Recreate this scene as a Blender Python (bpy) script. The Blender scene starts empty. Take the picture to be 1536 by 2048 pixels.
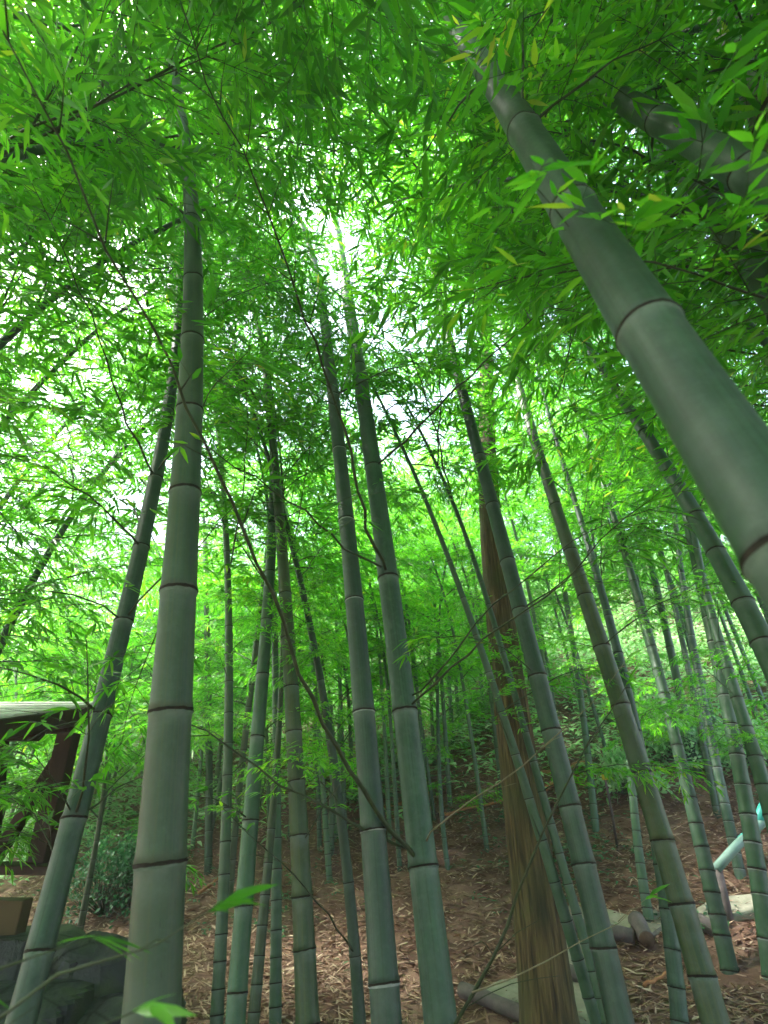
import bpy, math, random
import numpy as np
from mathutils import Vector

# ------------------------------------------------------------------ camera, world, sun, exposure
F = 1100.0                      # focal length in pixels of the 1536x2048 photograph
PITCH = math.radians(26)
EYE = np.array([0.0, 0.0, 1.5])
sc = bpy.context.scene
cd = bpy.data.cameras.new("camera"); cam = bpy.data.objects.new("camera", cd)
sc.collection.objects.link(cam); sc.camera = cam
cam.location = EYE; cam.rotation_euler = (math.radians(90) + PITCH, 0, 0)
cd.sensor_fit = 'VERTICAL'; cd.sensor_height = 36; cd.lens = 36 * F / 2048
cd.clip_start = 0.05; cd.clip_end = 2000
cd.dof.use_dof = True; cd.dof.focus_distance = 3.4; cd.dof.aperture_fstop = 2.8

SUN_EL, SUN_AZ = math.radians(56), math.radians(-80)      # ahead of the camera and to the left
world = bpy.data.worlds.new("World"); sc.world = world; world.use_nodes = True
wn = world.node_tree; bg = wn.nodes['Background']
sky = wn.nodes.new('ShaderNodeTexSky'); sky.sky_type = 'NISHITA'; sky.sun_disc = False
sky.sun_elevation = SUN_EL; sky.sun_rotation = SUN_AZ; sky.air_density = 1.0; sky.dust_density = 5.0; sky.ozone_density = 1.0
wn.links.new(sky.outputs[0], bg.inputs[0]); bg.inputs[1].default_value = 0.13
sl = bpy.data.lights.new("sun", 'SUN'); so = bpy.data.objects.new("sun", sl); sc.collection.objects.link(so)
sl.energy = 3.2; sl.angle = math.radians(10); sl.color = (1, .97, .9)
sd = Vector((math.sin(SUN_AZ) * math.cos(SUN_EL), math.cos(SUN_AZ) * math.cos(SUN_EL), math.sin(SUN_EL)))
so.rotation_euler = sd.to_track_quat('Z', 'Y').to_euler()
sc.view_settings.view_transform = 'Standard'; sc.view_settings.look = 'None'
sc.view_settings.gamma = 1; sc.view_settings.use_curve_mapping = False
sc.view_settings.exposure = 3.4
sc.cycles.max_bounces = 7; sc.cycles.diffuse_bounces = 4; sc.cycles.transmission_bounces = 5
sc.cycles.use_denoising = True
sc.cycles.sample_clamp_indirect = 6

rng = np.random.default_rng(11)
rnd = random.Random(5)
cp, sp_ = math.cos(PITCH), math.sin(PITCH)
def unproj(x, y, z):            # photograph pixel + camera depth -> world point
    X = (x - 768) / F * z; V = (1024 - y) / F * z
    return EYE + np.array([X, z * cp - V * sp_, z * sp_ + V * cp])
def proj(P):
    d = np.asarray(P) - EYE
    z = d[..., 1] * cp + d[..., 2] * sp_; V = -d[..., 1] * sp_ + d[..., 2] * cp
    z = np.where(z < 1e-3, 1e-3, z)
    return 768 + d[..., 0] / z * F, 1024 - V / z * F, z
def smooth(a, b, t):
    t = np.clip((t - a) / (b - a), 0, 1); return t * t * (3 - 2 * t)
def ground(x, y):
    x = np.asarray(x, float); y = np.asarray(y, float)
    s = y + 0.38 * x
    z = 0.11 * np.clip(s - 3.5, 0, None)
    t = np.clip(s - 5.3, 0, 12.8)
    z = z + 0.48 * (t - 1.0 * (1 - np.exp(-t / 1.0)))
    z = z - 0.11 * np.clip(s - 19, 0, None)
    z = z - 0.5 * smooth(-2, -7, x) * smooth(3, 9, y) * 1.2
    z = z + 0.09 * np.sin(x * 1.3 + 1) * np.sin(y * 1.1) + 0.035 * np.sin(x * 3.7) * np.sin(y * 3.1 + 2)
    return z
def on_ground(px, py, lift=0.0):
    d = unproj(px, py, 1.0) - EYE
    t = np.linspace(1, 60, 3000)
    P = EYE + d * t[:, None]
    h = P[:, 2] - ground(P[:, 0], P[:, 1]) - lift
    k = np.argmax(h < 0)
    return P[k] if h[k] < 0 else P[-1]

# ------------------------------------------------------------------ materials
def mat(name):
    m = bpy.data.materials.new(name); m.use_nodes = True
    n = m.node_tree.nodes; return m, n, m.node_tree.links, n['Principled BSDF']
def ramp(n, stops):
    r = n.new('ShaderNodeValToRGB'); e = r.color_ramp.elements
    while len(e) < len(stops): e.new(.5)
    for i, (p, c) in enumerate(stops): e[i].position = p; e[i].color = (*c, 1)
    return r
def leaf_mat(name, stops, trans, rough=.38, tw=.5):
    m, n, l, b = mat(name)
    g = n.new('ShaderNodeNewGeometry'); oi = n.new('ShaderNodeObjectInfo')
    a = n.new('ShaderNodeMath'); a.operation = 'ADD'; l.new(g.outputs['Random Per Island'], a.inputs[0])
    mm = n.new('ShaderNodeMath'); mm.operation = 'MULTIPLY'; mm.inputs[1].default_value = .35; l.new(oi.outputs['Random'], mm.inputs[0])
    l.new(mm.outputs[0], a.inputs[1])
    d = n.new('ShaderNodeMath'); d.operation = 'DIVIDE'; d.inputs[1].default_value = 1.35; l.new(a.outputs[0], d.inputs[0])
    r = ramp(n, stops); l.new(d.outputs[0], r.inputs[0])
    l.new(r.outputs[0], b.inputs['Base Color']); b.inputs['Roughness'].default_value = rough
    b.inputs['Specular IOR Level'].default_value = .45
    t = n.new('ShaderNodeBsdfTranslucent')
    mx = n.new('ShaderNodeMix'); mx.data_type = 'RGBA'; mx.blend_type = 'MULTIPLY'; mx.inputs[0].default_value = 1
    l.new(r.outputs[0], mx.inputs[6]); mx.inputs[7].default_value = (*trans, 1); l.new(mx.outputs[2], t.inputs[0])
    ms = n.new('ShaderNodeMixShader'); ms.inputs[0].default_value = tw
    l.new(b.outputs[0], ms.inputs[1]); l.new(t.outputs[0], ms.inputs[2])
    l.new(ms.outputs[0], n['Material Output'].inputs[0]); return m
M = {}
M['leaf'] = leaf_mat('bamboo leaf', [(0, (.022, .10, .014)), (.4, (.045, .19, .018)), (.8, (.085, .285, .022)), (.93, (.15, .36, .03)), (.97, (.30, .36, .05)), (1, (.34, .24, .08))], (2.4, 2.45, .85))
M['leaf_lit'] = leaf_mat('lit bamboo leaf', [(0, (.035, .17, .018)), (.4, (.07, .27, .022)), (.8, (.13, .38, .03)), (.95, (.24, .42, .04)), (1, (.36, .30, .08))], (2.2, 2.3, .9))  # brighter, yellower copy of the leaf: light on far foliage put into colour
M['sasa'] = leaf_mat('pale understorey leaf', [(0, (.14, .36, .14)), (.6, (.26, .48, .24)), (1, (.52, .62, .48))], (1.6, 1.6, 1.2), .5, .4)
M['shrub'] = leaf_mat('dark shrub leaf', [(0, (.02, .09, .04)), (1, (.05, .17, .07))], (1.5, 1.8, 1.2), .35, .3)
M['needle'] = leaf_mat('conifer needle', [(0, (.03, .09, .03)), (1, (.08, .17, .05))], (1.6, 1.7, 1), .5, .35)
M['litter'] = leaf_mat('fallen leaf', [(0, (.10, .045, .03)), (.5, (.28, .17, .11)), (1, (.66, .53, .39))], (1, .9, .7), .7, .12)

def culm_mat(name, c1, c2, streak):
    m, n, l, b = mat(name)
    uv = n.new('ShaderNodeUVMap'); mp = n.new('ShaderNodeMapping'); l.new(uv.outputs[0], mp.inputs[0])
    mp.inputs['Scale'].default_value = (48, .55, 1)
    n1 = n.new('ShaderNodeTexNoise'); n1.inputs['Scale'].default_value = 1; n1.inputs['Detail'].default_value = 5; l.new(mp.outputs[0], n1.inputs[0])
    mp2 = n.new('ShaderNodeMapping'); l.new(uv.outputs[0], mp2.inputs[0]); mp2.inputs['Scale'].default_value = (5, 1.6, 1)
    oi = n.new('ShaderNodeObjectInfo'); l.new(oi.outputs['Random'], mp2.inputs['Location'])
    n2 = n.new('ShaderNodeTexNoise'); n2.inputs['Scale'].default_value = 1.3; n2.inputs['Detail'].default_value = 3; l.new(mp2.outputs[0], n2.inputs[0])
    r = ramp(n, [(.36, c1), (.64, c2)]); l.new(n2.outputs[0], r.inputs[0])
    r2 = ramp(n, [(.46, (0, 0, 0)), (.66, (1, 1, 1))]); l.new(n1.outputs[0], r2.inputs[0])
    mul = n.new('ShaderNodeMath'); mul.operation = 'MULTIPLY'; mul.inputs[1].default_value = .75; l.new(r2.outputs[0], mul.inputs[0])
    mx = n.new('ShaderNodeMix'); mx.data_type = 'RGBA'; l.new(mul.outputs[0], mx.inputs[0]); l.new(r.outputs[0], mx.inputs[6]); mx.inputs[7].default_value = (*streak, 1)
    # waxy bloom blotches
    tc = n.new('ShaderNodeTexCoord'); n3 = n.new('ShaderNodeTexNoise'); n3.inputs['Scale'].default_value = 34; n3.inputs['Detail'].default_value = 8; n3.inputs['Roughness'].default_value = .75
    l.new(tc.outputs['Object'], n3.inputs[0])
    r3 = ramp(n, [(.5, (0, 0, 0)), (.72, (.38, .38, .38))]); l.new(n3.outputs[0], r3.inputs[0])
    mx2 = n.new('ShaderNodeMix'); mx2.data_type = 'RGBA'; l.new(r3.outputs[0], mx2.inputs[0]); l.new(mx.outputs[2], mx2.inputs[6]); mx2.inputs[7].default_value = (.10, .15, .12, 1)
    n4 = n.new('ShaderNodeTexNoise'); n4.inputs['Scale'].default_value = 7; n4.inputs['Detail'].default_value = 9; n4.inputs['Roughness'].default_value = .7; l.new(tc.outputs['Object'], n4.inputs[0])
    r4 = ramp(n, [(.47, (0, 0, 0)), (.66, (.33, .33, .33))]); l.new(n4.outputs[0], r4.inputs[0])
    mx3 = n.new('ShaderNodeMix'); mx3.data_type = 'RGBA'; l.new(r4.outputs[0], mx3.inputs[0]); l.new(mx2.outputs[2], mx3.inputs[6]); mx3.inputs[7].default_value = (.085, .125, .10, 1)
    mp5 = n.new('ShaderNodeMapping'); l.new(uv.outputs[0], mp5.inputs[0]); mp5.inputs['Scale'].default_value = (30, 9, 1)
    n5 = n.new('ShaderNodeTexNoise'); n5.inputs['Scale'].default_value = 1.5; n5.inputs['Detail'].default_value = 4; l.new(mp5.outputs[0], n5.inputs[0])
    r5 = ramp(n, [(.66, (0, 0, 0)), (.74, (.7, .7, .7))]); l.new(n5.outputs[0], r5.inputs[0])
    mx4 = n.new('ShaderNodeMix'); mx4.data_type = 'RGBA'; l.new(r5.outputs[0], mx4.inputs[0]); l.new(mx3.outputs[2], mx4.inputs[6]); mx4.inputs[7].default_value = (.020, .030, .014, 1)
    ab = n.new('ShaderNodeAttribute'); ab.attribute_name = 'bloom'
    mb = n.new('ShaderNodeMath'); mb.operation = 'MULTIPLY'; l.new(ab.outputs['Fac'], mb.inputs[0])
    rb_ = n.new('ShaderNodeMapRange'); l.new(n4.outputs[0], rb_.inputs[0]); rb_.inputs[1].default_value = .35; rb_.inputs[2].default_value = .62; rb_.inputs[3].default_value = .15; rb_.inputs[4].default_value = .85; l.new(rb_.outputs[0], mb.inputs[1])
    mx6 = n.new('ShaderNodeMix'); mx6.data_type = 'RGBA'; l.new(mb.outputs[0], mx6.inputs[0]); l.new(mx4.outputs[2], mx6.inputs[6]); mx6.inputs[7].default_value = (.13, .18, .15, 1)
    hs = n.new('ShaderNodeHueSaturation'); l.new(mx6.outputs[2], hs.inputs['Color'])
    vr = n.new('ShaderNodeMapRange'); l.new(oi.outputs['Random'], vr.inputs[0]); vr.inputs[3].default_value = .70; vr.inputs[4].default_value = 1.15; l.new(vr.outputs[0], hs.inputs['Value'])
    l.new(hs.outputs[0], b.inputs['Base Color'])
    b.inputs['Roughness'].default_value = .42; b.inputs['Specular IOR Level'].default_value = .5
    rr = n.new('ShaderNodeMapRange'); l.new(n3.outputs[0], rr.inputs[0]); rr.inputs[1].default_value = .3; rr.inputs[2].default_value = .7; rr.inputs[3].default_value = .44; rr.inputs[4].default_value = .64; l.new(rr.outputs[0], b.inputs['Roughness'])
    bp = n.new('ShaderNodeBump'); bp.inputs['Strength'].default_value = .12; bp.inputs['Distance'].default_value = .002; l.new(n1.outputs[0], bp.inputs['Height']); l.new(bp.outputs[0], b.inputs['Normal'])
    return m
M['culm_blue'] = culm_mat('blue green culm', (.018, .054, .031), (.034, .082, .047), (.014, .042, .016))
M['culm_olive'] = culm_mat('olive culm', (.022, .058, .020), (.044, .076, .022), (.075, .092, .020))
M['culm_green'] = culm_mat('fresh green culm', (.022, .074, .036), (.036, .102, .048), (.040, .085, .024))
M['culm_pale'] = culm_mat('pale dusty culm', (.026, .066, .034), (.046, .088, .048), (.060, .090, .036))
M['culm_dark'] = culm_mat('dark green culm', (.016, .052, .022), (.024, .066, .026), (.016, .042, .018))
M['culm_deep'] = culm_mat('deep green culm', (.016, .042, .026), (.028, .064, .040), (.014, .034, .016))
M['culm_far'] = culm_mat('hazed far culm', (.05, .13, .07), (.08, .17, .09), (.06, .12, .04))  # distance haze put into the colour, lighter than the near culms
M['culm_tan'] = culm_mat('tan culm', (.12, .12, .07), (.17, .16, .10), (.22, .20, .13))
M['culm_brown'] = culm_mat('brown dead culm', (.20, .135, .07), (.27, .19, .10), (.12, .08, .04))
def plain(name, c1, c2, scale, rough=.75, bump=.3, stretch=(1, 1, 1), dist=.01, spec=.3):
    m, n, l, b = mat(name)
    tc = n.new('ShaderNodeTexCoord'); mp = n.new('ShaderNodeMapping'); mp.inputs['Scale'].default_value = stretch; l.new(tc.outputs['Object'], mp.inputs[0])
    t = n.new('ShaderNodeTexNoise'); t.inputs['Scale'].default_value = scale; t.inputs['Detail'].default_value = 8; t.inputs['Roughness'].default_value = .65; l.new(mp.outputs[0], t.inputs[0])
    r = ramp(n, [(.3, c1), (.7, c2)]); l.new(t.outputs[0], r.inputs[0]); l.new(r.outputs[0], b.inputs['Base Color'])
    b.inputs['Roughness'].default_value = rough; b.inputs['Specular IOR Level'].default_value = spec
    bp = n.new('ShaderNodeBump'); bp.inputs['Strength'].default_value = bump; bp.inputs['Distance'].default_value = dist
    l.new(t.outputs[0], bp.inputs['Height']); l.new(bp.outputs[0], b.inputs['Normal']); return m
M['node'] = plain('node scar', (.014, .013, .010), (.034, .029, .022), 60, spec=.1)
M['wax'] = plain('node wax', (.065, .105, .08), (.13, .17, .14), 40, .7)
M['whitewax'] = plain('white node wax', (.16, .20, .185), (.30, .34, .32), 40, .7)
M['twig'] = plain('branch bark', (.022, .036, .016), (.050, .066, .028), 30, .55)
M['twig_pale'] = plain('dry branch bark', (.14, .13, .075), (.22, .2, .12), 30, .6)
M['soil'] = plain('soil', (.10, .052, .036), (.235, .145, .10), 3.2, .95, .8, dist=.06)
M['stone'] = plain('path stone', (.15, .15, .105), (.31, .30, .23), 9, .9, .5)
M['rock'] = plain('slate rock', (.02, .023, .025), (.05, .055, .058), 5, .7, .8, dist=.03)
_m = M['rock']; _n = _m.node_tree.nodes; _l = _m.node_tree.links; _b = _n['Principled BSDF']; _src = _b.inputs['Base Color'].links[0].from_socket
_tc = _n.new('ShaderNodeTexCoord'); _t = _n.new('ShaderNodeTexNoise'); _t.inputs['Scale'].default_value = 2.6; _t.inputs['Detail'].default_value = 10; _t.inputs['Roughness'].default_value = .7; _l.new(_tc.outputs['Object'], _t.inputs[0])
_r = ramp(_n, [(.48, (0, 0, 0)), (.6, (.8, .8, .8))]); _l.new(_t.outputs[0], _r.inputs[0]); _x = _n.new('ShaderNodeMix'); _x.data_type = 'RGBA'; _l.new(_r.outputs[0], _x.inputs[0]); _l.new(_src, _x.inputs[6]); _x.inputs[7].default_value = (.035, .05, .02, 1)
_v = _n.new('ShaderNodeTexVoronoi'); _v.feature = 'DISTANCE_TO_EDGE'; _v.inputs['Scale'].default_value = 2.2; _l.new(_tc.outputs['Object'], _v.inputs[0])
_c = ramp(_n, [(0, (.1, .1, .1)), (.03, (1, 1, 1))]); _l.new(_v.outputs['Distance'], _c.inputs[0]); _y = _n.new('ShaderNodeMix'); _y.data_type = 'RGBA'; _y.blend_type = 'MULTIPLY'; _y.inputs[0].default_value = 1; _l.new(_x.outputs[2], _y.inputs[6]); _l.new(_c.outputs[0], _y.inputs[7]); _l.new(_y.outputs[2], _b.inputs['Base Color'])
M['timber'] = plain('weathered timber', (.05, .045, .045), (.15, .125, .12), 8, .85, .6, (1, 1, 1))
M['timber_end'] = plain('cut log end', (.07, .045, .03), (.13, .09, .06), 25, .85, .4)
M['hutwood'] = plain('dark hut timber', (.020, .013, .009), (.052, .032, .02), 9, .75, .4, (1, 1, .3))
M['plaster'] = plain('ochre plaster', (.07, .052, .024), (.105, .08, .04), 2.5, .9, .15)
M['roof'] = plain('pale roof board', (.45, .42, .42), (.62, .6, .6), 5, .6, .2)
M['litterstick'] = plain('orange dead stick', (.24, .10, .04), (.42, .21, .10), 18, .8)
M['teal'] = plain('teal plastic', (.03, .30, .26), (.05, .38, .33), 6, .5, .05)
M['palerail'] = plain('pale green rail', (.10, .19, .16), (.17, .27, .23), 9, .6, .1)
M['yellow'] = plain('yellow band', (.45, .36, .04), (.55, .45, .06), 9, .6, .1)
M['black'] = plain('black cap', (.015, .015, .015), (.03, .03, .03), 9, .5, .1)
# furrowed bark with moss
m, n, l, b = mat('cedar bark')
uv = n.new('ShaderNodeUVMap'); mp = n.new('ShaderNodeMapping'); l.new(uv.outputs[0], mp.inputs[0]); mp.inputs['Scale'].default_value = (44, 3.2, 1)
t = n.new('ShaderNodeTexNoise'); t.inputs['Scale'].default_value = 1; t.inputs['Detail'].default_value = 7; t.inputs['Distortion'].default_value = .5; l.new(mp.outputs[0], t.inputs[0])
r = ramp(n, [(.34, (.026, .018, .007)), (.50, (.080, .056, .020)), (.68, (.15, .11, .042))]); l.new(t.outputs[0], r.inputs[0])
tc = n.new('ShaderNodeTexCoord'); t2 = n.new('ShaderNodeTexNoise'); t2.inputs['Scale'].default_value = 2.5; t2.inputs['Detail'].default_value = 6; l.new(tc.outputs['Object'], t2.inputs[0])
r2 = ramp(n, [(.42, (0, 0, 0)), (.62, (.6, .6, .6))]); l.new(t2.outputs[0], r2.inputs[0])
mx = n.new('ShaderNodeMix'); mx.data_type = 'RGBA'; l.new(r2.outputs[0], mx.inputs[0]); l.new(r.outputs[0], mx.inputs[6]); mx.inputs[7].default_value = (.045, .062, .018, 1)
l.new(mx.outputs[2], b.inputs['Base Color']); b.inputs['Roughness'].default_value = .95
bp = n.new('ShaderNodeBump'); bp.inputs['Strength'].default_value = 1; bp.inputs['Distance'].default_value = .03; l.new(t.outputs[0], bp.inputs['Height']); l.new(bp.outputs[0], b.inputs['Normal'])
M['bark'] = m

# ------------------------------------------------------------------ object helpers
COL = sc.collection
def mesh_from(name, V, faces, mats, mi=None, uv=None, smoothf=True):
    me = bpy.data.meshes.new(name)
    me.from_pydata([tuple(v) for v in V] if not isinstance(V, np.ndarray) else V.tolist(), [], faces)
    for m_ in mats: me.materials.append(m_)
    if mi is not None: me.polygons.foreach_set('material_index', np.asarray(mi, np.int32))
    if smoothf: me.polygons.foreach_set('use_smooth', np.ones(len(me.polygons), bool))
    if uv is not None:
        ul = me.uv_layers.new(name='UVMap'); ul.data.foreach_set('uv', np.asarray(uv, np.float32).ravel())
    me.update(); return me
def put(name, me, parent=None, loc=None, rot=None, scale=None):
    o = bpy.data.objects.new(name, me); COL.objects.link(o)
    if parent is not None: o.parent = parent
    if loc is not None: o.location = [float(v) for v in loc]
    if rot is not None: o.rotation_euler = rot
    if scale is not None: o.scale = (scale,) * 3
    return o
def tag(o, label=None, cat=None, group=None, kind=None):
    if label: o['label'] = label
    if cat: o['category'] = cat
    if group: o['group'] = group
    if kind: o['kind'] = kind
    return o
def empty(name, loc, label, cat, group=None):
    o = put(name, None, None, loc); return tag(o, label, cat, group)

def tube(path, rad, seg=6, cap=True):
    """path Nx3, rad N -> V, F (quads), uv per loop (u around, v metres)"""
    path = np.asarray(path, float); N = len(path); rad = np.broadcast_to(rad, (N,))
    T = np.gradient(path, axis=0); T /= np.linalg.norm(T, axis=1)[:, None] + 1e-12
    up = np.array([0, 1., 0]) if abs(T[0][1]) < .9 else np.array([1., 0, 0])
    A = np.cross(T, up); A /= np.linalg.norm(A, axis=1)[:, None] + 1e-12
    B = np.cross(T, A)
    th = np.arange(seg) * 2 * math.pi / seg
    V = path[:, None] + rad[:, None, None] * (np.cos(th)[None, :, None] * A[:, None] + np.sin(th)[None, :, None] * B[:, None])
    s = np.concatenate([[0], np.cumsum(np.linalg.norm(np.diff(path, axis=0), axis=1))])
    Fs = []; UV = []
    for i in range(N - 1):
        for j in range(seg):
            k = (j + 1) % seg
            Fs.append((i * seg + j, i * seg + k, (i + 1) * seg + k, (i + 1) * seg + j))
            UV += [(j / seg, s[i]), ((j + 1) / seg, s[i]), ((j + 1) / seg, s[i + 1]), (j / seg, s[i + 1])]
    V = V.reshape(-1, 3)
    if cap:
        Fs.append(tuple(range(seg))[::-1]); UV += [(.5, 0)] * seg
        Fs.append(tuple((N - 1) * seg + j for j in range(seg))); UV += [(.5, s[-1])] * seg
    return V, Fs, UV
class Geo:
    def __init__(s): s.V = []; s.F = []; s.n = 0; s.mi = []; s.uv = []
    def add(s, V, Fs, mi=0, UV=None):
        s.V.append(np.asarray(V, float)); s.F += [tuple(i + s.n for i in f) for f in Fs]; s.mi += [mi] * len(Fs); s.n += len(V)
        if UV is not None: s.uv += UV
    def tube(s, path, rad, seg=4, mi=0): V, f, uv = tube(path, rad, seg); s.add(V, f, mi, uv)
    def box(s, c, size, R=None, mi=0):
        h = np.array(size) / 2; V = np.array([[x, y, z] for x in (-1, 1) for y in (-1, 1) for z in (-1, 1)]) * h
        if R is not None: V = V @ np.array(R).T
        s.add(V + np.array(c), [(0, 1, 3, 2), (4, 6, 7, 5), (0, 4, 5, 1), (2, 3, 7, 6), (0, 2, 6, 4), (1, 5, 7, 3)], mi)
        s.uv += [(0, 0)] * 24
    def mesh(s, name, mats, smoothf=True):
        return mesh_from(name, np.concatenate(s.V), s.F, mats, s.mi, s.uv if s.uv and len(s.uv) == sum(len(f) for f in s.F) else None, smoothf)

# leaves: batches of pointed, folded blades -------------------------------------------------
PROF = [(0, 0), (.28, 1), (.66, .72), (1, 0)]
def blades(P, D, Nn, L, W, fold=.22, droop=.12):
    """P base, D direction, Nn up-normal (all Nx3), L, W (N) -> V (8N x3), F"""
    P, D, Nn = (np.asarray(a, float) for a in (P, D, Nn)); L = np.asarray(L)[:, None]; W = np.asarray(W)[:, None]
    D = D / (np.linalg.norm(D, axis=1)[:, None] + 1e-9)
    S = np.cross(D, Nn); S /= np.linalg.norm(S, axis=1)[:, None] + 1e-9
    U = np.cross(S, D)
    down = np.array([0, 0, -1.])
    def pt(t, w, side): return P + D * L * t + S * (W * .5 * w * side) + U * (W * .5 * w * fold * abs(side)) + down * L * droop * t * t
    V = np.stack([pt(0, 0, 0), pt(.28, 1, -1), pt(.28, 1, 0), pt(.28, 1, 1), pt(.66, .72, -1), pt(.66, .72, 0), pt(.66, .72, 1), pt(1, 0, 0)], 1)
    n_ = len(P); base = np.arange(n_) * 8
    tri = []
    pat = [(0, 2, 1), (0, 3, 2), (1, 2, 5, 4), (2, 3, 6, 5), (4, 5, 7), (5, 6, 7)]
    for b in base.tolist():
        for f in pat: tri.append(tuple(b + i for i in f))
    return V.reshape(-1, 3), tri

def unit(v): v = np.asarray(v, float); return v / (np.linalg.norm(v) + 1e-9)
def grow(path, r0, r, leafL=.10, density=1.0, start=.15, tw=(.25, .6), leaf_scale=1.0, droop=.25, sub=1):
    """grow twigs and leaf fans along a main axis; returns wood Geo and leaf arrays"""
    path = np.asarray(path, float)
    seglen = np.linalg.norm(np.diff(path, axis=0), axis=1); s = np.concatenate([[0], np.cumsum(seglen)]); Ltot = s[-1]
    ns = max(5, int(Ltot / .12)); ss = np.linspace(0, Ltot, ns)
    main = np.stack([np.interp(ss, s, path[:, k]) for k in range(3)], 1)
    main[1:-1] += r.normal(0, .006, (ns - 2, 3))
    wood = Geo(); wood.tube(main, np.interp(ss, [0, Ltot], [r0, r0 * .22]) * (1 + .25 * (np.arange(ns) % 2 == 0)), 6 if r0 > .004 else 4)
    P, D, N_, L, W = [], [], [], [], []
    def fan(p, d, k):
        d = unit(d); h = unit(np.cross(d, [0, 0, 1]) + 1e-6)
        for i in range(k):
            a = (i - (k - 1) / 2) * r.uniform(.35, .6) + r.normal(0, .12)
            dd = d * math.cos(a) + h * math.sin(a) + np.array([0, 0, -r.uniform(-.1, droop + .25)]) + r.normal(0, .1, 3)
            back = r.uniform(0, .05) * abs(i - (k - 1) / 2)
            P.append(p - d * back); D.append(dd); N_.append(np.array([0, 0, 1.]) + r.normal(0, .45, 3))
            l_ = leafL * r.uniform(.65, 1.25) * leaf_scale; L.append(l_); W.append(l_ * r.uniform(.13, .19))
    x = start * Ltot; side = 1
    while x < Ltot:
        t = x / Ltot; p = np.array([np.interp(x, s, path[:, k]) for k in range(3)])
        q = np.array([np.interp(min(x + .05, Ltot), s, path[:, k]) for k in range(3)]); d = unit(q - p + 1e-6)
        for _ in range(2 if r.random() < .45 else 1):
            h = unit(np.cross(d, [0, 0, 1]) + 1e-6); side = -side
            td = unit(d * r.uniform(.5, 1.0) + h * side * r.uniform(.4, 1.0) + np.array([0, 0, r.uniform(-.25, .45)]))
            tl = r.uniform(*tw) * (1 - .45 * t)
            k = max(3, int(tl / .08)); tt = np.linspace(0, 1, k)
            tp = p + td * tl * tt[:, None] + np.array([0, 0, -1.]) * (droop * tl * tt ** 2)[:, None] + r.normal(0, .004, (k, 3)) * tt[:, None]
            wood.tube(tp, np.linspace(max(r0 * .35, .0016), .0010, k), 3)
            for i in range(1, k):
                if r.random() > density * .9: continue
                dd = unit(tp[i] - tp[i - 1]); hh = unit(np.cross(dd, [0, 0, 1]) + 1e-6) * (1 if i % 2 else -1)
                e = tp[i] + unit(dd + hh * r.uniform(.5, 1.1) + r.normal(0, .15, 3)) * r.uniform(.03, .10)
                if i < k - 1: wood.tube(np.array([tp[i], e]), [.0012, .0008], 3)
                else: e = tp[i]
                fan(e, (e - tp[i]) if i < k - 1 else dd, int(r.integers(2, 6)))
                for _q in range(sub - 1):
                    e2 = tp[i] + unit(dd - hh * r.uniform(.4, 1.3) + r.normal(0, .3, 3)) * r.uniform(.08, .24)
                    wood.tube(np.array([tp[i], e2]), [.0012, .0008], 3); fan(e2, e2 - tp[i], int(r.integers(3, 6)))
                    fan((tp[i] + e2) / 2, e2 - tp[i] + hh * .1, 2)
        x += r.uniform(.07, .17) / max(density, .3)
    fan(path[-1], path[-1] - path[-2], 4)
    return wood, (P, D, N_, L, W)
def leaf_mesh(name, arr, m_):
    V, f = blades(*arr); return mesh_from(name, V, f, [m_])

# templates of whole leafy branches (rooted at the origin, reaching along +X)
TPL = []
for i in range(16):
    r = np.random.default_rng(100 + i)
    L_ = 1.25 + .5 * (i % 4) / 3; e0 = math.radians(r.uniform(25, 60)); bend = r.uniform(.5, 1.3)
    t = np.linspace(0, 1, 9); ang = e0 - bend * t ** 1.3
    st = L_ / 8; p = np.zeros((9, 3)); az = np.cumsum(r.normal(0, .05, 9))
    for k in range(1, 9): p[k] = p[k - 1] + st * np.array([math.cos(ang[k]) * math.cos(az[k]), math.cos(ang[k]) * math.sin(az[k]), math.sin(ang[k])])
    w, arr = grow(p, .0065, r, leafL=.105, density=1.0, start=.18, tw=(.3, .75), sub=2)
    TPL.append((w.mesh('branch_wood', [M['twig']]), leaf_mesh('branch_leaves', arr, M['leaf']), len(arr[0])))
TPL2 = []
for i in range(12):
    me2 = TPL[i][1].copy(); me2.materials.clear(); me2.materials.append(M['leaf_lit']); TPL2.append((TPL[i][0], me2, 0))
print('leaves per template', [t[2] for t in TPL])
def leafy(parent, loc, az, scale=1.0, tpl=None, tilt=0.0):
    T_ = TPL if tpl is None else tpl
    w, lf, _ = T_[rnd.randrange(len(T_))]
    b = put('branch', w, parent, loc, (rnd.uniform(-.35, .35), tilt + rnd.uniform(-.12, .12), az), scale)
    put('leaves', lf, b); return b

# ------------------------------------------------------------------ setting: ground, hill
gx = np.concatenate([np.linspace(-400, -30, 14), np.linspace(-28, 28, 190), np.linspace(30, 400, 14)])
gy = np.concatenate([np.linspace(-400, -12, 12), np.linspace(-10, 34, 170), np.linspace(36, 500, 14)])
GX, GY = np.meshgrid(gx, gy)
bump = rng.normal(0, .012, GX.shape) * (np.abs(GX) < 28) * (np.abs(GY - 12) < 22)
V = np.stack([GX, GY, ground(np.clip(GX, -30, 30), np.clip(GY, -12, 40)) + bump], -1).reshape(-1, 3)
nx, ny = len(gx), len(gy)
Fc = [(j * nx + i, j * nx + i + 1, (j + 1) * nx + i + 1, (j + 1) * nx + i) for j in range(ny - 1) for i in range(nx - 1)]
tag(put('ground', mesh_from('ground', V, Fc, [M['soil']])), kind='structure')

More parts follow.
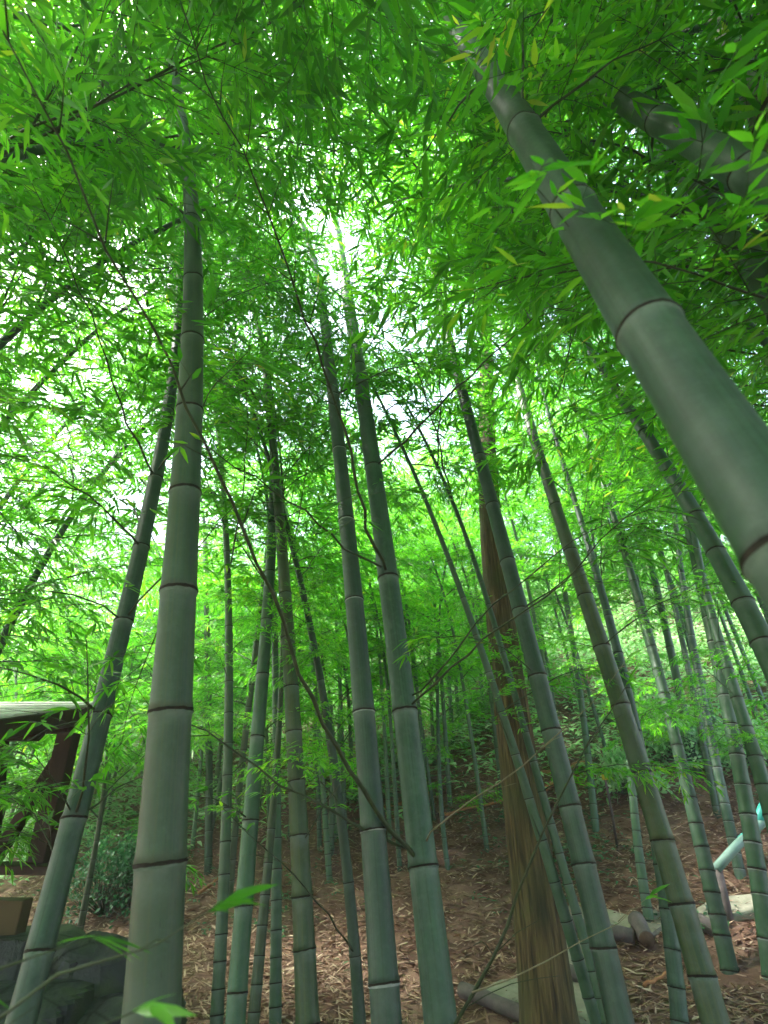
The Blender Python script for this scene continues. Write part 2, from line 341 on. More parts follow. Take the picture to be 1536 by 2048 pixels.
m, n, l, b = mat('haze')
n.remove(b); pv = n.new('ShaderNodeVolumePrincipled'); pv.inputs['Color'].default_value = (.93, .96, .95, 1); pv.inputs['Density'].default_value = .007; pv.inputs['Anisotropy'].default_value = .2
l.new(pv.outputs[0], n['Material Output'].inputs['Volume'])
g_ = [(x, y, z) for x in (-420, 420) for y in (-420, 520) for z in (-20, 22)]
hz_ = mesh_from('haze', g_, [(0, 1, 3, 2), (4, 6, 7, 5), (0, 4, 5, 1), (2, 3, 7, 6), (0, 2, 6, 4), (1, 5, 7, 3)], [m], smoothf=False)
tag(put('haze', hz_), kind='stuff')

# ------------------------------------------------------------------ bamboo builder
def culm_path(pts, D0, tr=.9, maxlean=14, L=None, arch=.6, archdir=None):
    pts = [p for p in pts]
    w0, wt = pts[0][2], pts[-1][2]
    z0 = D0 * F / w0; P0 = unproj(pts[0][0], pts[0][1], z0)
    ray = unproj(pts[-1][0], pts[-1][1], 1.0) - EYE
    # depth on the last ray where the culm would be plumb
    hz = np.array([P0[0], P0[1]]) - EYE[:2]; tv = float(ray[:2] @ hz / (ray[:2] @ ray[:2]))
    tw_ = D0 * tr * F / wt
    def lean(z_): d = EYE + ray * z_ - P0; return math.degrees(math.acos(np.clip(d[2] / np.linalg.norm(d), -1, 1)))
    z_ = tw_
    for k in range(40):
        if lean(z_) <= maxlean: break
        z_ = z_ + (tv - z_) * .12
    Pt = EYE + ray * z_; ax = unit(Pt - P0)
    Q = []; R = []
    for (x, y, w) in pts:
        d = unproj(x, y, 1.0) - EYE
        # closest point on the ray to the line P0 + ax s
        wv = EYE - P0; a = d @ d; bb = d @ ax; c = 1.0; dd = d @ wv; e = ax @ wv
        t = (bb * e - c * dd) / (a * c - bb * bb); q = EYE + d * t
        Q.append(q); R.append(w * t / (2 * F))
    Q = np.array(Q); R = np.array(R); s = (Q - P0) @ ax
    deg = 1 if len(pts) < 3 else (2 if len(pts) < 6 else 3)
    C = [np.polyfit(s, Q[:, k], deg) for k in range(3)]
    rf = np.polyfit(s, R, 1)
    if rf[0] > -.0015: rf = np.array([-.0015, R.mean() + .0015 * s.mean()])
    S = np.arange(s[0], s[-1], .06); S = np.append(S, s[-1])
    mid = np.stack([np.polyval(c, S) for c in C], 1); rad = np.clip(np.polyval(rf, S), .006, None)
    # down to the ground
    low = []; p = mid[0].copy(); d = unit(mid[0] - mid[1]); lr = []
    rr = rad[0]
    for k in range(80):
        if p[2] < ground(p[0], p[1]) - .08: break
        d = unit(d * .97 + np.array([0, 0, -1]) * .03); p = p + d * .06; rr = min(rr + .00012, rad[0] * 1.12); low.append(p); lr.append(rr)
    # up to the arching tip
    H = L if L else np.clip(85 * D0, 6.5, 11); top = []; tr_ = []
    p = mid[-1].copy(); d = unit(mid[-1] - mid[-4]); done = S[-1] - S[0] + .06 * len(low); rest = max(H - done, 1.5)
    n_ = int(rest / .1); h = unit(np.array([d[0], d[1], 0]) + np.array(archdir if archdir is not None else (rnd.uniform(-.1, .1), rnd.uniform(-.75, -.45), 0)))
    for k in range(n_):
        u = (k + 1) / n_; d = unit(d + (h * .9 - np.array([0, 0, .55])) * arch * .12 * u); p = p + d * .1
        top.append(p.copy()); tr_.append(rad[-1] * (1 - u) + .004 * u)
    path = np.array(low[::-1] + [m_ for m_ in mid] + top); rad = np.array(lr[::-1] + list(rad) + tr_)
    sl_ = np.concatenate([[0], np.cumsum(np.linalg.norm(np.diff(path, axis=0), axis=1))])
    return path, rad, sl_
def build_culm(path, rad, s, nodes, seg, mats, ring=True, phase=0.0, groove_from=1e9):
    """one mesh: internodes with rings; slots 0 skin, 1 scar, 2 wax"""
    st = []          # (s, radius factor, material of the band above)
    last = 0; bl = [0]; wr = random.Random(int(phase * 100) + len(nodes))
    for i, a in enumerate(nodes):
        if a < .02 or a > s[-1] - .02: continue
        R = np.interp(a, s, rad); q = R * 2
        lo = a - .75 * q; hi = a + .22 * q; jw = wr.uniform(.8, 1.3); q0 = q; q = q * jw
        if lo <= last + .01: continue
        m_ = (last + lo) / 2
        st += [(m_, .982, 0), (lo, .985, 0), (a - .22 * q, .99, 0), (a - .10 * q, 1.01, 2), (a - .042 * q, 1.055, 1), (a - .008 * q, 1.085, 1), (a + .012 * q, 1.01, 1), (a + .035 * q, 1.065, 0), (hi, 1.0, 0)]; bl += [0, 0, .55, 1, .3, 0, 0, 0, 0]
        last = hi
    st = [(0, 1.05, 0)] + st + [(s[-1], 1, 0)]; bl.append(0)
    S = np.array([x[0] for x in st]); Ff = np.array([x[1] for x in st]); mm = [x[2] for x in st]
    # wobble of scar rings comes from small per-vertex shifts
    C = np.stack([np.interp(S, s, path[:, k]) for k in range(3)], 1); R = np.interp(S, s, rad) * Ff
    T = np.stack([np.interp(np.clip(S + .05, 0, s[-1]), s, path[:, k]) - np.interp(np.clip(S - .05, 0, s[-1]), s, path[:, k]) for k in range(3)], 1)
    T /= np.linalg.norm(T, axis=1)[:, None]
    A = np.cross(T, [0, 1., 0]); A /= np.linalg.norm(A, axis=1)[:, None]; B = np.cross(T, A)
    th = np.arange(seg) * 2 * math.pi / seg
    V = C[:, None] + R[:, None, None] * (np.cos(th)[None, :, None] * A[:, None] + np.sin(th)[None, :, None] * B[:, None])
    if seg >= 24:
        r = np.random.default_rng(int(phase * 1000) + seg)
        w = np.zeros(V.shape[:2])
        for i, x in enumerate(st):
            if x[2] == 1 or (i and st[i - 1][2] == 1): w[i] = (r.normal(0, .014, seg) + .05 * math.sin(i // 9 * 2.7 + phase) * np.sin(th + phase + i // 9)) * R[i]
        V += T[:, None] * w[..., None]
        # shallow groove above branch bearing nodes, sides alternating
        k = 0
        for i in range(len(st) - 1):
            ni = i // 9
            if S[i] > groove_from:
                g = np.exp(-((np.mod(th - (phase + math.pi * (ni % 2)) + math.pi, 2 * math.pi) - math.pi) / .34) ** 2)
                V[i] -= (V[i] - C[i]) * (g * .10)[:, None]
    Fs, UV, MI = [], [], []
    for i in range(len(S) - 1):
        for j in range(seg):
            k = (j + 1) % seg; Fs.append((i * seg + j, i * seg + k, (i + 1) * seg + k, (i + 1) * seg + j)); MI.append(mm[i])
            UV += [(j / seg, S[i]), ((j + 1) / seg, S[i]), ((j + 1) / seg, S[i + 1]), (j / seg, S[i + 1])]
    me = mesh_from('culm', V.reshape(-1, 3), Fs, mats, MI, UV)
    at = me.attributes.new('bloom', 'FLOAT', 'POINT'); at.data.foreach_set('value', np.repeat(np.array(bl, np.float32), seg)); return me

BAMBOO = {}
def bamboo(key, label, pts, D0, matname='culm_blue', k=3.2, nodes_px=None, tr=.9, maxlean=14, L=None, arch=.6, first=None,
           nbr=16, bscale=1.0, group=None, wax='wax', seg=None, archdir=None, away=0.0, cat='bamboo'):
    path, rad, s = culm_path(pts, D0, tr, maxlean, L, arch, archdir)
    base = path[0].copy(); root = empty('bamboo', base, label, cat, group)
    H = s[-1]
    def step(a): return k * D0 * np.interp(a, [0, .5, 1.5, 4, 6, 12], [.35, .6, 1, 1.15, 1.2, .8])
    if nodes_px:
        _, py, _ = proj(path); order = [int(np.argmin(np.abs(py - v) + 1e-3 * np.arange(len(py)))) for v in nodes_px]
        ns = sorted(float(s[o]) for o in order)
        a = ns[0] - (ns[1] - ns[0] if len(ns) > 1 else step(ns[0])); lowg = (ns[1] - ns[0]) if len(ns) > 1 else step(ns[0])
        low = []
        while a > .05: low.append(a); lowg *= .93; a -= max(lowg, .05)
        gap = ns[-1] - ns[-2] if len(ns) > 1 else step(ns[-1]); a = ns[-1] + gap; hi = []
        while a < H - .05: hi.append(a); gap = max(gap * .99, .12); a += gap
        nodes = low[::-1] + ns + hi
    else:
        nodes = []; a = rnd.uniform(.04, .12)
        while a < H - .05: nodes.append(a); a += max(step(a), .05) * rnd.uniform(.95, 1.05)
    fb = (first if first is not None else 3.2) - .5
    sg = seg or (28 if pts[0][2] > 30 else 14)
    me = build_culm(path - base, rad, s, nodes, sg, [M[matname], M['node'], M[wax]], phase=rnd.uniform(0, 6.2), groove_from=max(fb - 1.6, .8))
    put('culm', me, root)
    cand = [a for a in nodes if a > fb and a < H - .1]
    nbr = int(nbr * 1.7)
    if nbr < len(cand): cand = sorted(rnd.sample(cand, nbr))
    az = rnd.uniform(0, 6.28)
    for i, a in enumerate(cand):
        p = np.array([np.interp(a, s, path[:, c]) for c in range(3)]) - base
        az += math.pi + rnd.uniform(-.9, .9)
        u = (a - fb) / (H - fb + .01); sc_ = bscale * (1.05 - .45 * u) * rnd.uniform(.8, 1.2)
        leafy(root, p, az, sc_)
    if pts[0][2] <= 40 and matname != 'culm_brown':
        lowc = [a for a in nodes if 1.5 < a < fb]
        for a in sorted(rnd.sample(lowc, min(5, len(lowc)))):
            p = np.array([np.interp(a, s, path[:, c]) for c in range(3)]) - base
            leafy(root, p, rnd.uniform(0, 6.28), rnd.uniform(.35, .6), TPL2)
    BAMBOO[key] = (root, path, rad, s, nodes, base)
    return root
def hand_branch(key, px, zend, r0, seed, density=.5, leafL=.09, start=.2, tw=(.2, .5), m_='twig', zstart=None):
    """a long branch of one bamboo whose course is given by points of the photograph at growing distance from its node"""
    root, path, rad, s, nodes, base = BAMBOO[key]
    X, Y, Z = proj(path); i = int(np.argmin((X - px[0][0]) ** 2 + (Y - px[0][1]) ** 2)); z0 = Z[i] if zstart is None else zstart
    pp = np.array(px, float); d = np.concatenate([[0], np.cumsum(np.linalg.norm(np.diff(pp, axis=0), axis=1))]); d /= d[-1]
    P = np.array([unproj(a, b_, z0 + (zend - z0) * t) for (a, b_), t in zip(pp, d)])
    if zstart is None: P[0] = path[i]
    w, arr = grow(P - base, r0, np.random.default_rng(seed), leafL=leafL, density=density, start=start, tw=tw)
    b = put('branch', w.mesh('long_branch', [M[m_]]), root)
    put('leaves', leaf_mesh('long_branch_leaves', arr, M['leaf']), b)

# ---- the culms one can follow in the photograph: (x, y, width) in its pixels, from low to high
bamboo('A', 'thickest bamboo on the left, pale and brighter higher up, with dark brown node rings',
  [(305, 2048, 115), (320, 1720, 92), (338, 1430, 80), (357, 1195, 69), (372, 990, 60), (384, 675, 48), (388, 600, 45), (380, 400, 30), (366, 250, 17)],
  .15, 'culm_pale', nodes_px=[1720, 1432, 1195, 993, 830, 675, 560, 445], tr=.75, first=4.6, nbr=12, maxlean=9)
bamboo('B', 'grey-blue bamboo leaning right in front of the hut, leftmost of the thick ones',
  [(45, 2040, 60), (82, 1890, 53), (143, 1648, 47), (200, 1432, 43), (250, 1246, 37), (282, 1093, 31), (312, 950, 28), (335, 830, 25), (352, 700, 21), (360, 560, 15)],
  .10, 'culm_blue', nodes_px=[1888, 1648, 1434, 1248, 1095, 952, 825, 700, 600], first=3.0, nbr=14, tr=.75, maxlean=16)
bamboo('K', 'tall bamboo with white-dusted joints, left one of the central pair',
  [(775, 2048, 62), (758, 1850, 57), (745, 1660, 52), (728, 1420, 43), (711, 1200, 37), (692, 1035, 31), (677, 920, 27), (668, 780, 24), (652, 670, 19)],
  .12, 'culm_blue', nodes_px=[1985, 1665, 1415, 1205, 1038, 905, 790, 690], first=5.0, nbr=12, wax='whitewax', tr=.8)
bamboo('D', 'dark bamboo with long bare side branches, right one of the central pair',
  [(880, 2048, 64), (846, 1725, 56), (812, 1420, 48), (775, 1155, 42), (747, 930, 36), (718, 735, 30), (702, 650, 26), (680, 500, 21), (660, 400, 17), (640, 290, 13), (615, 175, 9)],
  .13, 'culm_blue', nodes_px=[1725, 1420, 1155, 930, 735, 585, 470, 380, 290, 172], first=5.9, nbr=12, tr=.75)
bamboo('E', 'light green bamboo with bright left edge between thickest left bamboo and the olive one',
  [(473, 2048, 38), (487, 1780, 33), (512, 1500, 29), (525, 1350, 27), (537, 1200, 24), (548, 1000, 20), (545, 870, 15), (532, 740, 11), (518, 660, 9)],
  .095, 'culm_green', nodes_px=[1990, 1800, 1632, 1475, 1352, 1235, 1140, 1045, 960], first=4.6, nbr=14, tr=.8)
bamboo('F', 'slim pale bamboo with closely set rings, just left of the light green one',
  [(432, 2048, 27), (445, 1850, 23), (453, 1600, 21), (457, 1400, 18), (458, 1250, 16), (450, 1030, 12), (440, 900, 9)], .08, 'culm_pale', k=2.9, first=3.8, nbr=14)
bamboo('F2', 'thin dark bamboo partly hidden right behind the thickest left bamboo',
  [(402, 2048, 16), (420, 1700, 18), (418, 1560, 17), (412, 1400, 14), (418, 1250, 11), (410, 1100, 9)], .08, 'culm_blue', k=3.4, first=3.6, nbr=14)
bamboo('F3', 'slender pale bamboo slanting right between the slim ringed one and the light green one',
  [(449, 2048, 14), (456, 1880, 15), (466, 1680, 15), (482, 1550, 15), (500, 1400, 14), (512, 1290, 11)], .07, 'culm_pale', k=3, first=3.4, nbr=12)
bamboo('G', 'slender green bamboo leaning right at the foot of the olive one, with yellowish streaks',
  [(507, 2048, 26), (518, 1900, 22), (530, 1800, 19), (540, 1690, 17), (548, 1600, 15), (556, 1470, 12), (563, 1350, 10)], .075, 'culm_olive', k=3, first=3.4, nbr=12)
bamboo('H', 'straight green bamboo with a pale sheen, immediately left of the olive one',
  [(549, 2048, 25), (555, 1800, 22), (553, 1560, 18), (550, 1380, 14), (548, 1200, 11)], .08, 'culm_green', k=3.2, first=3.6, nbr=14)
bamboo('I', 'thick olive-brown bamboo standing alone left of the central pair',
  [(616, 2048, 47), (608, 1900, 42), (600, 1700, 38), (590, 1500, 33), (579, 1300, 29), (566, 1150, 26), (558, 1020, 22), (548, 900, 16), (535, 780, 11)],
  .12, 'culm_olive', nodes_px=[2035, 1910, 1792, 1676, 1567, 1465, 1370, 1275, 1190], first=4.4, nbr=14, tr=.8)
bamboo('J', 'thin brownish bamboo crossed by a long dark branch, between olive one and central pair',
  [(719, 2048, 25), (698, 1760, 21), (681, 1620, 19), (663, 1500, 18), (641, 1370, 16), (620, 1250, 14), (598, 1140, 12), (570, 1040, 10), (545, 945, 8)],
  .07, 'culm_dark', nodes_px=[1915, 1766, 1619, 1480, 1364, 1248, 1155, 1064], first=4.2, nbr=12)
bamboo('O', 'thick blue-green bamboo crossing in front of the brown tree trunk',
  [(1241, 2048, 60), (1208, 1890, 47), (1168, 1738, 44), (1137, 1600, 41), (1097, 1460, 38), (1073, 1340, 35), (1045, 1215, 32), (1013, 1110, 30), (984, 1010, 28), (955, 915, 26), (928, 795, 22), (902, 690, 19), (880, 600, 16), (862, 510, 11)],
  .12, 'culm_blue', nodes_px=[1893, 1740, 1600, 1465, 1343, 1228, 1120, 1012, 915, 810, 700], first=5.3, nbr=14, tr=.75)
bamboo('P', 'thick olive-streaked bamboo right of the brown tree trunk, rooted beside the path',
  [(1430, 2048, 53), (1404, 1950, 50), (1364, 1810, 46), (1325, 1672, 44), (1281, 1540, 42), (1241, 1416, 38), (1206, 1300, 35), (1171, 1195, 32), (1140, 1100, 28), (1110, 1010, 25), (1084, 925, 22), (1058, 845, 19), (1032, 750, 14)],
  .13, 'culm_olive', nodes_px=[1950, 1810, 1672, 1540, 1415, 1300, 1196, 1103, 1016, 930], first=5.2, nbr=14, tr=.8)
bamboo('Q', 'slim blue-green bamboo crossing close behind the olive-streaked one',
  [(1367, 2048, 36), (1345, 1893, 33), (1323, 1800, 29), (1297, 1637, 25), (1285, 1530, 21), (1274, 1422, 18), (1246, 1319, 16), (1219, 1240, 15), (1193, 1160, 14), (1165, 1060, 12), (1130, 940, 10), (1093, 810, 8)], .10, 'culm_blue', k=3.0, first=4.6, nbr=12)
bamboo('M', 'slim green bamboo slanting across the lower brown tree trunk, left of two',
  [(1192, 2048, 30), (1168, 1942, 28), (1134, 1848, 24), (1112, 1781, 22), (1085, 1687, 20), (1061, 1607, 19), (1034, 1521, 16), (1011, 1440, 15), (985, 1365, 14), (957, 1285, 13), (932, 1215, 12), (910, 1150, 11), (877, 1065, 10), (845, 985, 9), (805, 895, 8)], .08, 'culm_green', k=3.3, first=4.4, nbr=12)
bamboo('N', 'slim bamboo slanting across the brown tree trunk, right of two, nearest the thick blue-green one',
  [(1168, 1869, 21), (1143, 1794, 20), (1119, 1709, 18), (1096, 1634, 17), (1077, 1567, 15), (1061, 1508, 14), (1040, 1420, 13), (1015, 1330, 12), (988, 1240, 11), (962, 1160, 10), (935, 1085, 9), (905, 1010, 8), (870, 920, 7)], .058, 'culm_green', k=3.1, first=4.2, nbr=12)
bamboo('R', 'short-jointed green bamboo whose foot stands on the litter beside the cut log',
  [(1316, 1925, 22), (1293, 1808, 19), (1275, 1690, 17), (1266, 1590, 15), (1258, 1500, 13), (1245, 1400, 11), (1228, 1300, 10)], .085, 'culm_green', k=2.1, first=3.6, nbr=12)
bamboo('S', 'thin straight green bamboo between the thick blue-green one and the olive-streaked one',
  [(1203, 1780, 15), (1196, 1716, 15), (1186, 1605, 15), (1175, 1510, 14), (1166, 1420, 13), (1153, 1338, 12), (1138, 1231, 10), (1122, 1145, 9), (1103, 1040, 8), (1080, 935, 7)], .075, 'culm_green', k=3.0, first=4.0, nbr=10)
bamboo('T', 'sturdy green bamboo with evenly spaced joints, brown at its foot, right of the olive-streaked one',
  [(1476, 2000, 33), (1456, 1925, 33), (1419, 1776, 30), (1394, 1669, 27), (1371, 1564, 25), (1350, 1470, 23), (1332, 1400, 21), (1314, 1327, 19), (1297, 1260, 17), (1272, 1180, 15), (1245, 1100, 13), (1215, 1000, 11), (1190, 920, 9)], .11, 'culm_green', k=2.0, first=4.0, nbr=12)
bamboo('U', 'green bamboo running close along the right side of the sturdy evenly jointed one',
  [(1467, 1870, 18), (1449, 1795, 19), (1430, 1720, 20), (1412, 1647, 20), (1395, 1561, 20), (1379, 1480, 19), (1363, 1400, 18), (1347, 1310, 16), (1328, 1230, 15), (1305, 1140, 13), (1283, 1060, 11), (1258, 970, 10), (1233, 880, 8)], .09, 'culm_green', k=2.3, first=4.0, nbr=12)
bamboo('V', 'thin dark green bamboo whose foot stands at the lower right, with no white rings',
  [(1510, 1980, 17), (1489, 1875, 15), (1464, 1780, 14), (1445, 1685, 13), (1426, 1590, 13), (1408, 1490, 13), (1390, 1400, 12), (1372, 1310, 11), (1352, 1225, 11), (1330, 1140, 10), (1302, 1030, 9)], .075, 'culm_dark', k=2.7, first=3.8, nbr=12)
bamboo('W', 'slim bamboo with faint pale rings, next left of the white-ringed one',
  [(1512, 1900, 22), (1500, 1840, 22), (1481, 1732, 21), (1462, 1655, 21), (1440, 1558, 20), (1421, 1480, 17), (1403, 1400, 15), (1388, 1310, 13), (1376, 1220, 12), (1362, 1120, 11), (1348, 1030, 10)], .09, 'culm_blue', k=2.1, first=3.8, nbr=12, wax='whitewax')
bamboo('X', 'bright blue-green bamboo with conspicuous white rings at every joint, at the right',
  [(1540, 1920, 33), (1520, 1780, 31), (1500, 1650, 31), (1476, 1517, 29), (1456, 1400, 27), (1434, 1320, 25), (1415, 1247, 23), (1398, 1155, 21), (1378, 1041, 19), (1362, 960, 16), (1348, 880, 12)], .11, 'culm_green', k=2.1, first=4.0, nbr=12, wax='whitewax')
bamboo('Y', 'dark ringed green bamboo crossing behind the white-ringed one to the right edge',
  [(1560, 1690, 32), (1527, 1570, 30), (1505, 1495, 28), (1485, 1430, 25), (1464, 1370, 22), (1443, 1300, 19), (1422, 1220, 16), (1400, 1130, 13)], .11, 'culm_green', k=2.0, first=3.8, nbr=12)
bamboo('Z', 'thick bamboo slanting steeply across the right side, behind the nearest one',
  [(1580, 1400, 52), (1520, 1270, 46), (1488, 1212, 42), (1438, 1117, 36), (1405, 1055, 32), (1362, 984, 29), (1324, 920, 26), (1290, 865, 23), (1245, 800, 20), (1210, 745, 17), (1180, 700, 14)],
  .12, 'culm_green', nodes_px=[1275, 1206, 1110, 1030, 945, 870, 800], first=4.2, nbr=12, maxlean=22)
bamboo('Z2', 'thin bamboo just above the steeply slanting thick one at the right edge',
  [(1560, 1290, 17), (1515, 1180, 15), (1465, 1075, 14), (1400, 960, 12), (1330, 860, 12), (1270, 780, 10), (1210, 700, 9)], .08, 'culm_blue', k=3.2, first=4.2, nbr=10, maxlean=24)
bamboo('BIG', 'huge nearest dark grey-green bamboo slanting overhead from the right edge',
  [(1590, 1110, 205), (1421, 849, 150), (1314, 675, 118), (1151, 429, 86), (1054, 272, 66), (980, 150, 50), (925, 75, 38)],
  .13, 'culm_deep', nodes_px=[1130, 665, 420, 265, 148, 70], tr=.85, maxlean=22, first=5.0, nbr=8, L=9)
bamboo('BIG2', 'pale bamboo at the upper right, just above the huge nearest one',
  [(1600, 660, 74), (1515, 531, 60), (1426, 429, 49), (1364, 353, 39), (1323, 304, 32), (1275, 240, 24)],
  .12, 'culm_pale', nodes_px=[620, 425, 300], tr=.85, maxlean=30, first=5.2, nbr=10, L=9, arch=.1, archdir=(0, 0, 0))
bamboo('BIG3', 'very dark bamboo lying almost across the upper right corner in the leaves',
  [(1580, 395, 92), (1536, 368, 86), (1440, 310, 66), (1360, 265, 54), (1290, 225, 44), (1180, 165, 35), (1080, 105, 28)],
  .12, 'culm_dark', nodes_px=[340, 240, 160], tr=.85, maxlean=38, first=5.2, nbr=9, L=9, arch=.1, archdir=(0, 0, 0))
bamboo('BIG4', 'tan and white bamboo in the topmost right corner',
  [(1570, 330, 60), (1545, 265, 54), (1506, 188, 50), (1478, 125, 45), (1450, 60, 40), (1425, 0, 34)],
  .12, 'culm_tan', nodes_px=[240, 100], tr=.85, maxlean=30, first=5.6, nbr=9, L=9, arch=.1, archdir=(0, 0, 0))
bamboo('L1', 'very thin yellowish bamboo right of the central pair, leftmost of the thin ones there',
  [(908, 1990, 11), (901, 1888, 10), (886, 1794, 9), (877, 1687, 9), (871, 1553, 8), (862, 1400, 7)], .06, 'culm_olive', k=3, first=3.2, nbr=10)
bamboo('L2', 'thin dark bamboo bending left at mid height, second of those right of the central pair',
  [(955, 2030, 15), (941, 1955, 13), (925, 1896, 12), (905, 1808, 11), (893, 1740, 10), (884, 1600, 9), (876, 1480, 8)], .065, 'culm_blue', k=3.2, first=3.2, nbr=10)
bamboo('L3', 'thin green bamboo with foot on the litter in line with the stone slab\'s far corner',
  [(946, 1955, 12), (938, 1888, 12), (928, 1808, 12), (920, 1714, 11), (913, 1607, 10), (906, 1500, 9), (897, 1350, 8)], .07, 'culm_green', k=2.6, first=3.2, nbr=10)
bamboo('L4', 'thin dark green bamboo left of the two joined stems beside the brown tree trunk',
  [(954, 1896, 11), (949, 1794, 11), (941, 1714, 11), (933, 1620, 10), (925, 1540, 9), (914, 1400, 8)], .07, 'culm_dark', k=2.6, first=3.4, nbr=10)
bamboo('L5', 'slim green bamboo with clearly seen foot, left of the brown tree trunk',
  [(1010, 1955, 13), (1008, 1821, 12), (1000, 1741, 12), (992, 1634, 11), (980, 1527, 11), (966, 1400, 9), (953, 1250, 8)], .08, 'culm_green', k=2.2, first=3.6, nbr=10)
bamboo('L6', 'thin bamboo standing right against the slim one left of the brown tree trunk',
  [(988, 1915, 10), (991, 1821, 9), (990, 1700, 9), (986, 1580, 8), (978, 1450, 7)], .065, 'culm_green', k=2.6, first=3.4, nbr=10)
bamboo('AA', 'threadlike dark bamboo between thick blue-green bamboo and the bright gap in the trees',
  [(1122, 1530, 8), (1102, 1384, 7), (1076, 1231, 6), (1045, 1128, 6), (1005, 1020, 5)], .055, 'culm_dark', k=3.6, first=3.6, nbr=8)
bamboo('AB', 'dead tan-brown bamboo bending over beside the olive-streaked one',
  [(1495, 1955, 18), (1470, 1890, 20), (1425, 1790, 23), (1378, 1695, 21), (1345, 1620, 15), (1315, 1550, 11)], .09, 'culm_brown', k=2.6, first=9, nbr=0, L=3.2, maxlean=22)
bamboo('AC', 'thin green bamboo at the far right, just under the steeply slanting thick one',
  [(1560, 1480, 10), (1511, 1365, 9), (1480, 1290, 8), (1446, 1208, 7), (1410, 1120, 7)], .06, 'culm_blue', k=3, first=3.8, nbr=8, maxlean=22)
bamboo('H1', 'thin brown bamboo beside the hut, leftmost of three behind the leaning grey-blue one',
  [(134, 1825, 9), (158, 1716, 8), (177, 1640, 8), (197, 1560, 7), (212, 1490, 6)], .06, 'culm_brown', k=3.2, first=3.2, nbr=8)
bamboo('H2', 'thin dark bamboo beside the hut, middle of three behind the leaning grey-blue one',
  [(168, 1826, 9), (202, 1685, 7), (225, 1580, 6), (240, 1500, 6)], .06, 'culm_dark', k=3.2, first=3.2, nbr=8)
bamboo('H3', 'thin slanting bamboo beside the hut, rightmost of three near the thickest left bamboo',
  [(176, 1828, 8), (228, 1678, 7), (256, 1596, 6), (280, 1510, 5)], .06, 'culm_dark', k=3.2, first=3.2, nbr=8)

# long branches of the dark central bamboo and others
hand_branch('D', [(836, 1722), (765, 1640), (710, 1555), (648, 1450), (585, 1300), (530, 1165), (468, 1010), (390, 850), (310, 660), (212, 492), (120, 270), (60, 160), (5, 60)], 1.35, .0100, 1, density=.55, start=.55)
hand_branch('D', [(836, 1718), (780, 1685), (712, 1652), (650, 1610), (560, 1570), (500, 1525), (440, 1485), (380, 1445), (300, 1400)], 2.0, .007, 2, density=.35, start=.5)
hand_branch('D', [(770, 1150), (728, 1040), (700, 900), (655, 760), (620, 650), (560, 490), (497, 320), (405, 140), (360, 0)], 1.9, .0095, 3, density=.7, start=.4)
hand_branch('D', [(768, 1150), (700, 1105), (635, 1045), (560, 990), (480, 935), (400, 880)], 2.3, .008, 4, density=.35, start=.4)
hand_branch('D', [(830, 1412), (900, 1340), (950, 1290), (1022, 1240), (1100, 1185), (1160, 1130), (1230, 1050), (1300, 1000)], 2.0, .0065, 5, density=.5, start=.5, leafL=.075)
hand_branch('D', [(830, 1406), (880, 1345), (935, 1265), (1000, 1195), (1080, 1140), (1150, 1080), (1240, 1035), (1330, 1010)], 2.1, .0055, 6, density=.5, start=.5, leafL=.075)
hand_branch('D', [(760, 930), (812, 880), (870, 820), (930, 760), (985, 710), (1060, 640), (1130, 600)], 2.4, .0085, 7, density=.5, start=.45)
hand_branch('D', [(850, 1712), (870, 1650), (950, 1600), (1050, 1525), (1120, 1470), (1200, 1390), (1260, 1310)], 2.2, .004, 8, density=.06, start=.3, m_='twig_pale')
hand_branch('D', [(888, 2080), (960, 1960), (1020, 1850), (1040, 1780), (1080, 1680), (1120, 1600), (1160, 1520), (1200, 1440), (1260, 1360)], 2.1, .0075, 9, density=.05, start=.1)
hand_branch('D', [(944, 1985), (1060, 1940), (1170, 1880), (1260, 1830), (1300, 1790)], 2.0, .003, 10, density=.04, start=.8, m_='twig_pale', zstart=2.15)
hand_branch('J', [(712, 1915), (650, 1820), (560, 1720), (500, 1665), (440, 1610)], 2.6, .005, 11, density=.2, start=.4, m_='twig')
hand_branch('J', [(600, 1155), (640, 1100), (700, 1040), (760, 960)], 2.6, .004, 12, density=.4, start=.5, m_='twig')
hand_branch('B', [(143, 1645), (162, 1600), (172, 1500), (175, 1360), (172, 1270)], 1.9, .0055, 13, density=.25, start=.5)
hand_branch('B', [(150, 1640), (200, 1600), (260, 1570), (330, 1530)], 2.4, .0045, 14, density=.6, start=.4)
hand_branch('B', [(252, 1245), (300, 1180), (330, 1150), (400, 1085), (470, 1010)], 2.7, .006, 15, density=.5, start=.5)
hand_branch('B', [(200, 1432), (140, 1380), (60, 1345), (-20, 1330)], 2.1, .006, 16, density=1.0, start=.2)
hand_branch('B', [(282, 1095), (215, 1020), (130, 960), (40, 900)], 2.1, .006, 17, density=1.2, start=.2)
hand_branch('B', [(312, 950), (380, 860), (420, 780), (500, 700)], 2.4, .006, 18, density=.9, start=.3)
hand_branch('BIG', [(1060, 250), (1045, 120), (1040, 0)], 2.3, .006, 19, density=.6, start=.3)
hand_branch('BIG', [(1070, 250), (1130, 190), (1230, 120), (1360, 60)], 2.0, .006, 20, density=1.0, start=.25)

